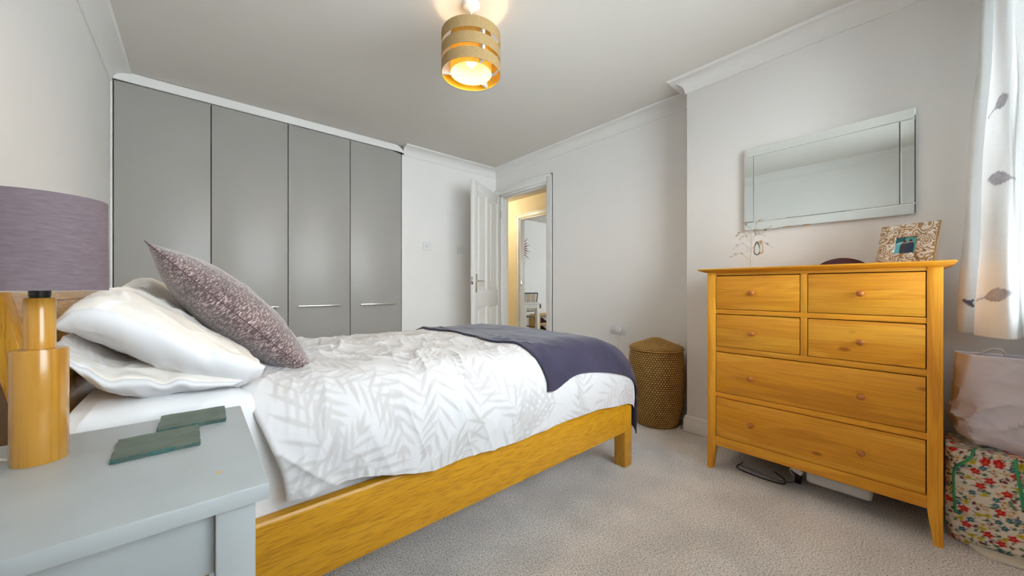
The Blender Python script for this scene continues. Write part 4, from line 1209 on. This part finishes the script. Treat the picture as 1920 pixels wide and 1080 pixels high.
# ------------------------------------------------------------------ laundry basket
LBX, LBY = 2.598, 1.345
lb = thing('laundry_basket', (LBX, LBY, 0), 'woven brown rattan laundry basket with a domed lid in the alcove', 'basket')
def woven(name, prof, rows, cols, parent, slant=1.0, amp=.0032):
    # over-under cane strands as real relief; shade painted in, colour darkens where a strand dips under
    pr = np.array(prof); s = np.concatenate([[0], np.cumsum(np.hypot(np.diff(pr[:, 0]), np.diff(pr[:, 1])))])
    nv = rows * 4 + 1; ss = np.linspace(0, s[-1], nv)
    r = np.interp(ss, s, pr[:, 0]); z = np.interp(ss, s, pr[:, 1])
    nu = cols * 5
    th = np.arange(nu) / nu * 2 * math.pi
    TH, K = np.meshgrid(th, np.arange(nv), indexing='ij')
    row = np.floor(K / 4); fr_ = (K % 4) / 4
    ph = TH * cols / 2 + row * slant * math.pi * .5
    strand = np.sin(math.pi * np.clip(fr_ , 0, 1)) ** .7
    over = .5 + .5 * np.sin(2 * ph)
    d = amp * (strand * (.25 + .75 * over))
    dr_ = np.gradient(r, ss); dz_ = np.gradient(z, ss)
    R_ = r[None, :] + d * dz_[None, :]; Z_ = z[None, :] - d * dr_[None, :]
    V = np.stack([LBX + R_ * np.cos(TH), LBY + R_ * np.sin(TH), Z_], -1)
    tone = strand * (.15 + .85 * over ** 1.5)
    jit = .85 + .3 * hashn(row, np.floor(ph / math.pi), 5)
    c0 = np.array(lin(52, 28, 10)[:3]); c1 = np.array(lin(244, 194, 112)[:3])
    col_ = c0 + (c1 - c0) * (tone * jit)[..., None].clip(0, 1)
    return grid_mesh(name, V, M['wicker'], parent, col_, closed_u=True)
body = [(.002, .004), (.150, .004), (.158, .012), (.176, .09), (.192, .19), (.201, .29), (.202, .37), (.197, .45), (.188, .52), (.182, .545), (.174, .545)]
woven('body', [(x * .985, z) for x, z in body], 46, 66, lb, amp=.0045)
woven('lid', [(.188, .546), (.190, .553), (.187, .562), (.165, .574), (.125, .588), (.085, .604), (.050, .619), (.025, .627), (.002, .629)], 18, 66, lb, amp=.004)
tube('rim', [(LBX + .188 * math.cos(t), LBY + .188 * math.sin(t), .549) for t in [2 * math.pi * i / 60 for i in range(60)]], .0045, plain('rim_cane', lin(186, 132, 66), .5, noise=.2, nscale=40), lb, 8, True, n=0)

# ------------------------------------------------------------------ electrics
def plate(name, p0, p1, ax, label, cat, extra=None, group=None):
    t = thing(name, tuple((a + b_) / 2 for a, b_ in zip(p0, p1)), label, cat, group)
    box('face_plate', p0, p1, M['white'], t, .003)
    return t
sk_ = plate('wall_socket', (XA - .010, 1.735, .589), (XA, 1.892, .676), 0, 'white double wall socket beside the laundry basket', 'socket')
for (y, z, w, h) in ((1.862, .655, .004, .006), (1.872, .625, .006, .0025), (1.852, .625, .006, .0025)):
    box('pin_hole', (XA - .0106, y - w / 2, z - h / 2), (XA - .0095, y + w / 2, z + h / 2), M['dark'], sk_, 0)
for y in (1.832, 1.752): box('rocker_switch', (XA - .013, y - .007, .645), (XA - .009, y + .007, .665), M['white'], sk_, .001)
pg = thing('power_plug', (XA - .010, 1.79, .63), 'white plug with a cable in the double wall socket', 'plug')
box('plug_body', (XA - .048, 1.767, .606), (XA - .0105, 1.813, .652), M['white'], pg, .008)
tube('cable', [(XA - .035, 1.79, .607), (XA - .036, 1.79, .56), (XA - .030, 1.786, .40), (XA - .022, 1.775, .2), (XA - .024, 1.75, .05), (XA - .035, 1.70, .008), (XA - .03, 1.5, .006)], .0032, M['cable'], pg, 8)
s1 = plate('light_switch', (1.826, YW - .010, 1.405), (1.921, YW, 1.497), 1, 'white dial plate on the wall next to the wardrobe', 'switch', group='wall plates')
lathe('dial', [(0, -.012), (.014, -.012), (.016, -.003), (.016, 0), (0, 0)], (1.873, YW - .010, 1.45), M['white'], s1, 28, axis=1)
for x in (1.842, 1.905): lathe('screw', [(0, -.001), (.0035, -.001), (.0035, 0), (0, 0)], (x, YW - .010, 1.45), M['steel'], s1, 12, axis=1)
s2 = plate('light_switch', (2.250, YW - .010, 1.397), (2.345, YW, 1.488), 1, 'white switch plate on the wall nearest the open door', 'switch', group='wall plates')
box('rocker_switch', (2.288, YW - .0135, 1.428), (2.306, YW - .009, 1.458), M['white'], s2, .002)
for x in (2.266, 2.329): lathe('screw', [(0, -.001), (.0035, -.001), (.0035, 0), (0, 0)], (x, YW - .010, 1.442), M['steel'], s2, 12, axis=1)
tag(tube('floor_cable', [(2.78, 1.135, .006), (2.66, 1.145, .006), (2.60, 1.165, .010), (2.565, 1.160, .012), (2.560, 1.13, .008), (2.572, 1.05, .006), (2.572, .93, .006), (2.575, .80, .006), (2.575, .70, .006)], .0042, M['cable'], None, 8),
    'white cable lying along the skirting board of the chimney breast', 'cable')

# ------------------------------------------------------------------ under the chest
tag(tube('looped_cable', [(2.34, .70, .006), (2.27, .705, .005), (2.245, .66, .005), (2.235, .58, .005), (2.24, .515, .005), (2.25, .485, .006), (2.29, .49, .010), (2.36, .55, .006)], .0034, M['black'], None, 8), 'black cable looped on the carpet under the chest', 'cable')
tag(tube('phone_cable', [(2.36, .70, .006), (2.30, .695, .010), (2.275, .64, .014), (2.265, .56, .014), (2.262, .50, .012), (2.30, .46, .008), (2.40, .46, .006)], .0030, plain('grey_cable', lin(120, 120, 124), .5), None, 8), 'grey cable looped on the carpet under the chest', 'cable')
wb = thing('storage_tray', (2.36, .285, 0), 'flat white plastic box pushed under the chest', 'box')
from_bm('tray_body', box_bm((2.285, .170, .034), (2.50, .405, .092), .016, 4), M['white'], wb, 50)
for x in (2.40, 2.47):
    for y in (.22, .36): lathe('foot', [(0, 0), (.010, 0), (.012, .036), (0, .036)], (x, y, 0), M['black'], wb, 16)
ad_ = thing('power_adapter', (2.31, .44, 0), 'small white power adapter hanging under the chest by the box', 'adapter')
bm = box_bm((-.016, -.024, -.013), (.016, .024, .013), .004)
bmesh.ops.rotate(bm, verts=bm.verts, cent=(0, 0, 0), matrix=Matrix.Rotation(.45, 3, 'X')); bmesh.ops.translate(bm, verts=bm.verts, vec=(2.30, .440, .078))
from_bm('adapter_body', bm, M['white'], ad_)
tube('cable', [(2.30, .458, .086), (2.32, .475, .06), (2.36, .47, .02), (2.44, .46, .005)], .0025, M['white'], ad_, 8)
box('adapter_rest', (2.315, .43, 0), (2.345, .455, .066), M['black'], ad_, .004)

# ------------------------------------------------------------------ curtain at the window
def curtain():
    bot = [(2.55, -.265), (2.545, -.20), (2.53, -.125), (2.47, -.083), (2.415, -.078), (2.395, -.095), (2.42, -.118), (2.455, -.130), (2.42, -.130), (2.34, -.118), (2.285, -.122), (2.235, -.148), (2.205, -.176), (2.20, -.192), (2.22, -.206), (2.27, -.214), (2.30, -.222), (2.26, -.230), (2.22, -.232)]
    top = [(2.55, -.265), (2.545, -.225), (2.52, -.185), (2.47, -.158), (2.42, -.148), (2.40, -.157), (2.42, -.178), (2.455, -.194), (2.42, -.190), (2.36, -.176), (2.32, -.184), (2.31, -.200), (2.33, -.212), (2.36, -.216), (2.32, -.210), (2.27, -.208), (2.25, -.222), (2.26, -.240), (2.22, -.250)]
    def fine(P): return np.array([tuple(p) for p in smooth_path([(a, b_, 0) for a, b_ in P], 16)])[:, :2]
    Pb, Pt = fine(bot), fine(top)
    z = np.linspace(.815, 2.37, 330)
    n = len(Pb)
    V = np.zeros((n, len(z), 3))
    for j, zz in enumerate(z):
        t = (zz - .815) / (2.30 - .815)
        w = t ** 1.25
        P = Pb * (1 - w) + Pt * w
        V[:, j, 0] = P[:, 0] + .004 * np.sin(zz * 7 + np.arange(n) * .05)
        V[:, j, 1] = P[:, 1] + .003 * np.sin(zz * 9 + np.arange(n) * .09)
        V[:, j, 2] = zz
    s = np.concatenate([[0], np.cumsum(np.hypot(*np.diff(Pb, axis=0).T))])
    Sx = np.repeat(s[:, None], len(z), 1); Zx = np.repeat(z[None, :], n, 0)
    base = np.array([.92, .92, .915])
    C = np.tile(base, (n, len(z), 1)) * (1 + .03 * (vn(Sx * 300, Zx * 20, 2) - .5))[..., None]
    ln = (np.abs(((Zx + .006 * np.sin(Sx * 20)) % .078) - .039) < .0018)
    C[ln] = np.array([.95, .95, .94])
    def leafbird(s0, z0, ang, L, dark, flip=1):
        g = np.array(lin(*((196, 194, 198) if not dark else (120, 118, 124)))[:3])
        u = (Sx - s0) * math.cos(ang) + (Zx - z0) * math.sin(ang); v = -(Sx - s0) * math.sin(ang) + (Zx - z0) * math.cos(ang)
        u = u * flip
        k = np.clip(u / L, 0, 1)
        w = .025 * np.sin(math.pi * k ** .85) ** 1.1
        body_ = (u > 0) & (u < L) & (np.abs(v) < w)
        tail = (u >= L * .93) & (u < L * 1.45) & (np.abs(v) < .0035 + .004 * (u > L * 1.35))
        m = (body_ | tail)
        tex = .8 + .4 * vn(u * 500, v * 160, 8)
        C[m] = (g * tex[..., None])[m]
    return V, C, s, leafbird
Vcu, Ccu, s_b, leafbird = curtain()
L_ = s_b[-1]
def s_at(x, y):
    P = Vcu[:, 0, :2]; return s_b[np.argmin((P[:, 0] - x) ** 2 + (P[:, 1] - y) ** 2)]
sA = s_at(2.235, -.148)
leafbird(s_at(2.275, -.125), 1.415, -.12, .10, False)       # large print at mid height
leafbird(s_at(2.205, -.190), .985, .22, .11, False, -1)   # print near the hem
leafbird(s_at(2.43, -.125), 1.64, 1.2, .045, True)           # dark print half lost in a fold
leafbird(s_at(2.21, -.18), 1.72, .45, .095, False, -1)
leafbird(s_at(2.50, -.105), 1.33, .2, .05, False)
leafbird(s_at(2.49, -.10), 1.54, 1.0, .04, True)
leafbird(s_at(2.395, -.097), .93, .9, .02, True)
cu_ = thing('curtain', (2.38, -.19, .815), 'cream curtain printed with grey leaf birds hanging right of the chest', 'curtain')
cf = grid_mesh('curtain_fabric', Vcu, M['curtain'], cu_, Ccu)
md = cf.modifiers.new('solid', 'SOLIDIFY'); md.thickness = .0015
pole = thing('curtain_pole', (1.1, -.215, 2.39), 'steel curtain pole above the window', 'curtain pole')
tube('pole', [(-.35, -.215, 2.39), (2.57, -.215, 2.39)], .013, M['steel'], pole, 16, n=0)
for x in (.1, 1.3, 2.5): tube('bracket', [(x, YF, 2.39), (x, -.215, 2.39)], .008, M['steel'], pole, 10, n=0)

# ------------------------------------------------------------------ bags beside the chest
def flower_print(w, h, seed):
    random.seed(seed)
    R = Raster(w, h, .0011, lin(236, 228, 214)[:3])
    STEM = lin(40, 66, 50); pts = []
    kinds = [(lin(206, 34, 34), lin(240, 120, 70), .0115, 5), (lin(44, 92, 108), lin(150, 200, 210), .0085, 5), (lin(206, 186, 48), lin(150, 130, 30), .0080, 3), (lin(120, 20, 44), lin(90, 10, 30), .0052, 2), (lin(226, 196, 150), lin(120, 60, 30), .0075, 5), (lin(70, 110, 70), lin(60, 90, 60), .0050, 2)]
    wts = [0] * 5 + [1] * 4 + [2] * 4 + [3] * 4 + [4] * 3 + [5] * 4
    for i in range(9000):
        k = random.choice(wts); p = (random.random() * w, random.random() * h); r = kinds[k][2]
        if all((p[0] - q[0]) ** 2 + (p[1] - q[1]) ** 2 > (r + q[2]) ** 2 * 1.05 for q in pts): pts.append((p[0], p[1], r, k))
        if len(pts) > w * h / .00042: break
    for x, y, r, k in pts:
        a = random.random() * 6.28
        R.line(x, y, x + math.cos(a) * r * 2.2, y + math.sin(a) * r * 2.2, .0007, STEM)
        for q in range(2): R.leaf(x + math.cos(a + q) * r, y + math.sin(a + q) * r, a + q * 1.4, r * 1.2, .0016, STEM)
    for x, y, r, k in pts:
        c_, d_, _, lob = kinds[k]
        R.disc(x, y, r, c_, lob, .22, random.random() * 6.28); R.disc(x, y, r * .28, d_)
    return R
FR = flower_print(.8, .8, 4)
fb = thing('floral_bag', (2.36, -.17, 0), 'bag printed with red and yellow flowers on the carpet beside the chest', 'bag')
def soft_box(n_side=200, nz_=150, z0=.004, z1=.365):
    # plan outline (rounded rectangle) swept up with bulges
    x0, x1, y0, y1, r = 2.262, 2.50, -.290, -.048, .03
    ol = []
    for (cx_, cy_, a0) in ((x0 + r, y1 - r, 90), (x0 + r, y0 + r, 180), (x1 - r, y0 + r, 270), (x1 - r, y1 - r, 360)):
        for k in range(9): a = math.radians(a0 + k * 11.25); ol.append((cx_ + r * math.cos(a), cy_ + r * math.sin(a)))
    ol = np.array(ol + ol[:1]); s = np.concatenate([[0], np.cumsum(np.hypot(*np.diff(ol, axis=0).T))])
    ss = np.linspace(0, s[-1], n_side, endpoint=False)
    P = np.stack([np.interp(ss, s, ol[:, 0]), np.interp(ss, s, ol[:, 1])], -1)
    c = np.array([(x0 + x1) / 2, (y0 + y1) / 2])
    zz = np.linspace(0, 1, nz_)
    V = np.zeros((n_side, nz_, 3)); C = np.zeros((n_side, nz_, 3))
    for j, t in enumerate(zz):
        z = z0 + (z1 - z0) * min(1, t / .86)
        k = 1 - .05 * (1 - min(1, t / .1)) if t < .1 else 1.0
        if t > .86: k = 1 - .95 * ((t - .86) / .14)
        bul = (.010 * np.sin(math.pi * t) + .012 * (fbm(ss * 7, np.full_like(ss, t * 4), 3) - .5) + .006 * (ridge(ss * 14, np.full_like(ss, t * 6), 9) - .4))
        d = P - c; L = np.hypot(d[:, 0], d[:, 1])[:, None]
        Q = c + d * (k + bul[:, None] / .12)
        V[:, j, 0] = np.minimum(Q[:, 0], 2.54); V[:, j, 1] = np.clip(Q[:, 1], YF + .004, -.041)
        V[:, j, 2] = z + (.012 * np.sin(ss * 9) if t > .8 else 0)
        C[:, j] = FR.at((ss * 1.0) % .78, np.full_like(ss, .05 + (z - z0) + (max(0, t - .86) * 1.2)))
    return V, C
Vb, Cb = soft_box()
Cb = np.where(np.arange(Cb.shape[0])[:, None, None] >= 0, Cb, Cb)
grid_mesh('bag_body', Vb, M['floral'], fb, Cb, closed_u=True)
tube('trim', [(2.300, -.118, .374), (2.262, -.110, .372), (2.244, -.102, .345), (2.244, -.078, .315), (2.246, -.062, .280), (2.246, -.062, .20), (2.246, -.066, .12)], .0042, M['green'], fb, 8, flat=.6)
tube('trim', [(2.30, -.205, .374), (2.258, -.205, .370), (2.244, -.207, .335), (2.243, -.214, .28), (2.244, -.222, .20)], .0046, M['green'], fb, 8, flat=.6)
# white paper carrier bag on top of it
pb = thing('paper_bag', (2.38, -.17, .385), 'crumpled white paper carrier bag resting on the floral bag', 'bag')
def paper():
    n = 80; nz_ = 60
    bot = [(2.275, -.275), (2.27, -.10), (2.33, -.055), (2.46, -.048), (2.50, -.275)]
    topp = [(2.335, -.285), (2.325, -.105), (2.37, -.075), (2.42, -.072), (2.45, -.285)]
    def samp(P):
        P = np.array(P + P[:1]); s = np.concatenate([[0], np.cumsum(np.hypot(*np.diff(P, axis=0).T))]); ss = np.linspace(0, s[-1], n, endpoint=False)
        return np.stack([np.interp(ss, s, P[:, 0]), np.interp(ss, s, P[:, 1])], -1), ss
    (Pb, sb), (Pt, _) = samp(bot), samp(topp)
    V = np.zeros((n, nz_, 3))
    for j in range(nz_):
        t = j / (nz_ - 1)
        P = Pb * (1 - t) + Pt * t
        low = 1 - sst(.2, .75, np.array(t))
        cr = (.020 * (ridge(sb * 8 + t * 3, np.full(n, t * 4) - sb * 3, 51) - .35) + .010 * (ridge(sb * 16 - t * 6, np.full(n, t * 9), 52) - .35)) * (.18 + .82 * low)
        c = P.mean(0); d = P - c; L = np.hypot(d[:, 0], d[:, 1])[:, None]
        Q = P + d / L * cr[:, None]
        z = .388 + (.735 - .388) * t + .03 * (1 - t) * (fbm(sb * 5, np.zeros(n), 7) - .5) * 2
        fold = np.clip((.3 - t) / .3, 0, 1)
        Q = c + (Q - c) * (1 - .35 * fold ** 2)[..., None] if np.ndim(fold) else c + (Q - c) * (1 - .35 * fold ** 2)
        V[:, j, 0] = Q[:, 0]; V[:, j, 1] = np.clip(Q[:, 1], YF + .005, -.043); V[:, j, 2] = z - .030 * (1 - t) * (Q[:, 1] < -.14) * 0
    return V
po = grid_mesh('bag_body', paper(), M['paper'], pb, None, closed_u=True, angle=28)
po.modifiers.new('solid', 'SOLIDIFY').thickness = .0012
tube('handle', [(2.345, -.135, .70), (2.345, -.135, .735), (2.35, -.15, .757), (2.352, -.172, .762), (2.35, -.188, .75), (2.346, -.192, .70)], .0028, plain('paper_cord', lin(196, 188, 180), .7), pb, 8)
# pale tray sticking out under the floral bag
tr = thing('shallow_tray', (2.29, -.2, 0), 'shallow white tray poking out from under the floral bag', 'tray')
bm = bmesh.new()
ptl = smooth_path([(2.238, -.108, 0), (2.215, -.125, 0), (2.205, -.165, 0), (2.212, -.235, 0), (2.225, -.292, 0), (2.262, -.292, 0), (2.262, -.115, 0)], 5, True)
prism('tray_body', [(p.x, p.y) for p in ptl], 2, .001, .014, plain('tray_white', lin(226, 220, 206), .4), tr, bevel=.003)

# ------------------------------------------------------------------ far room furniture
sn_ = thing('sunburst_clock', (5.11, YR, 1.83), 'copper brown sunburst wall ornament in the room beyond the hall', 'wall ornament')
lathe('centre_disc', [(0, -.03), (.05, -.028), (.075, -.015), (.08, 0), (0, 0)], (5.11, YR - .001, 1.83), M['sun'], sn_, 32, axis=1)
for k in range(28):
    a = 2 * math.pi * k / 28 + .06; r1 = .36 if k % 2 else .29
    w = .015
    ca, sa = math.cos(a), math.sin(a)
    bm = bmesh.new()
    pts = [(.06, -w * .6), (.13, -w), (r1, 0), (.13, w), (.06, w * .6)]
    A_ = [bm.verts.new((5.11 + p * ca - q * sa, YR - .012, 1.83 + p * sa + q * ca)) for p, q in pts]
    B_ = [bm.verts.new((5.11 + p * ca - q * sa, YR - .004, 1.83 + p * sa + q * ca)) for p, q in pts]
    bm.faces.new(A_); bm.faces.new(B_[::-1])
    for i in range(5): bm.faces.new((A_[i], B_[i], B_[(i + 1) % 5], A_[(i + 1) % 5]))
    bmesh.ops.recalc_face_normals(bm, faces=bm.faces)
    from_bm('ray', bm, M['sun'], sn_)
tb_ = thing('white_table', (4.32, 4.66, 0), 'white painted table just inside the far room', 'table')
box('table_top', (4.125, 4.44, .715), (4.505, 4.90, .752), M['tablewhite'], tb_, .004)
box('apron', (4.15, 4.455, .655), (4.48, 4.475, .715), M['tablewhite'], tb_, .002)
box('apron', (4.15, 4.865, .655), (4.48, 4.885, .715), M['tablewhite'], tb_, .002)
for x in (4.13, 4.44):
    for y in (4.445, 4.835): box('leg', (x, y, 0), (x + .06, y + .06, .715), M['tablewhite'], tb_, .004)
# black iron chair with a woven back
chx = thing('dining_chair', (4.750, 5.15, 0), 'black iron dining chair with woven back in the far room', 'chair')
def tb2(name, pts, r=.011, n=6): return tube(name, pts, r, M['ironblack'], chx, 8, n=n)
for x in (4.530, 4.930):
    tb2('leg', [(x, 5.32, 0), (x, 5.30, .25), (x, 5.28, .44)])
    tb2('leg', [(x + .02, 4.93, 0), (x, 4.98, .25), (x, 5.0, .46), (x + .012, 4.985, .62), (x + .03, 4.955, .90)])
box('seat', (4.520, 4.98, .44), (4.940, 5.32, .462), M['ironblack'], chx, .008)
tb2('top_rail', [(4.550, 4.955, .90), (4.960, 4.955, .90)], .012, 0); tb2('back_rail', [(4.530, 4.99, .56), (4.940, 4.99, .56)], .010, 0)
for i in range(3):
    x = 4.565 + i * .126
    prism('woven_panel', [(4.968, .885), (4.974, .885), (4.998, .575), (4.992, .575)], 0, x, x + .108, M['rattan'], chx)
tb2('stretcher', [(4.530, 4.98, .25), (4.530, 5.30, .25)], .008, 0); tb2('stretcher', [(4.930, 4.98, .25), (4.930, 5.30, .25)], .008, 0); tb2('stretcher', [(4.530, 4.97, .15), (4.940, 4.97, .15)], .008, 0)
# pine shoe shelf
sh = thing('shoe_shelf', (5.77, 5.5, 0), 'low pine shelf holding dark shoes in the far room', 'shelf')
for x in (5.42, 6.12): box('side_panel', (x, 5.36, 0), (x + .03, 5.655, .44), M['pine'], sh, .002)
for z in (.06, .24, .42): box('shelf_board', (5.45, 5.37, z), (6.12, 5.65, z + .022), M['pine'], sh, .002)
def shoe(x, y, z, rz, m, label):
    t = thing('shoe', (x, y, z), label, 'shoe', 'shoes on the pine shelf', rotz=rz)
    n = 22
    V = np.zeros((n, 20, 3))
    for i in range(n):
        u_ = i / (n - 1); w = .036 * (math.sin(math.pi * min(1, .12 + u_ * .86)) ** .5) * (1 - .12 * math.sin(u_ * 6)); h = (.085 if u_ < .4 else .085 - .05 * min(1, (u_ - .4) / .35)) * (math.sin(math.pi * min(1, .1 + u_ * .88)) ** .3)
        for j in range(20):
            a = 2 * math.pi * j / 20; V[i, j] = (-.12 + u_ * .25, w * math.cos(a), .012 + max(0, .5 + .5 * math.sin(a)) * h)
    grid_mesh('upper', np.concatenate([V, V[:, :1]], 1), m, t)
    prism('sole', [(-.122, -.03), (-.06, -.034), (.06, -.037), (.12, -.024), (.132, 0), (.12, .024), (.06, .037), (-.06, .034), (-.122, .03)], 2, .0005, .014, M['black'], t, bevel=.002)
mA, mB = plain('aubergine_leather', lin(70, 40, 58), .5), plain('black_leather', lin(34, 32, 34), .45)
shoe(5.56, 5.50, .2625, -1.5, mA, 'dark aubergine shoe on the upper tier of the pine shelf, outermost'); shoe(5.66, 5.50, .2625, -1.6, mA, 'dark aubergine shoe on the upper tier of the pine shelf, further in')
shoe(5.56, 5.50, .0825, -1.5, mB, 'black shoe on the lower tier of the pine shelf, outermost'); shoe(5.67, 5.50, .0825, -1.65, mB, 'black shoe on the lower tier of the pine shelf, further in')
ap = thing('plug_adapter', (5.72, YR, .60), 'black plug adapter on the wall above the pine shelf', 'adapter')
box('adapter_body', (5.68, YR - .04, .55), (5.75, YR - .001, .64), M['black'], ap, .008)
tube('cable', [(5.72, YR - .02, .55), (5.72, YR - .012, .50), (5.73, YR - .010, .446)], .003, M['cable'], ap, 8)
# strike plate on the far doorway's jamb
tag(box('strike_plate', (XH + .015, fy1 - .023, 1.03), (XH + .045, fy1 - .0195, 1.12), M['chrome'], None, .001), 'small steel strike plate on the far doorway jamb', 'strike plate')
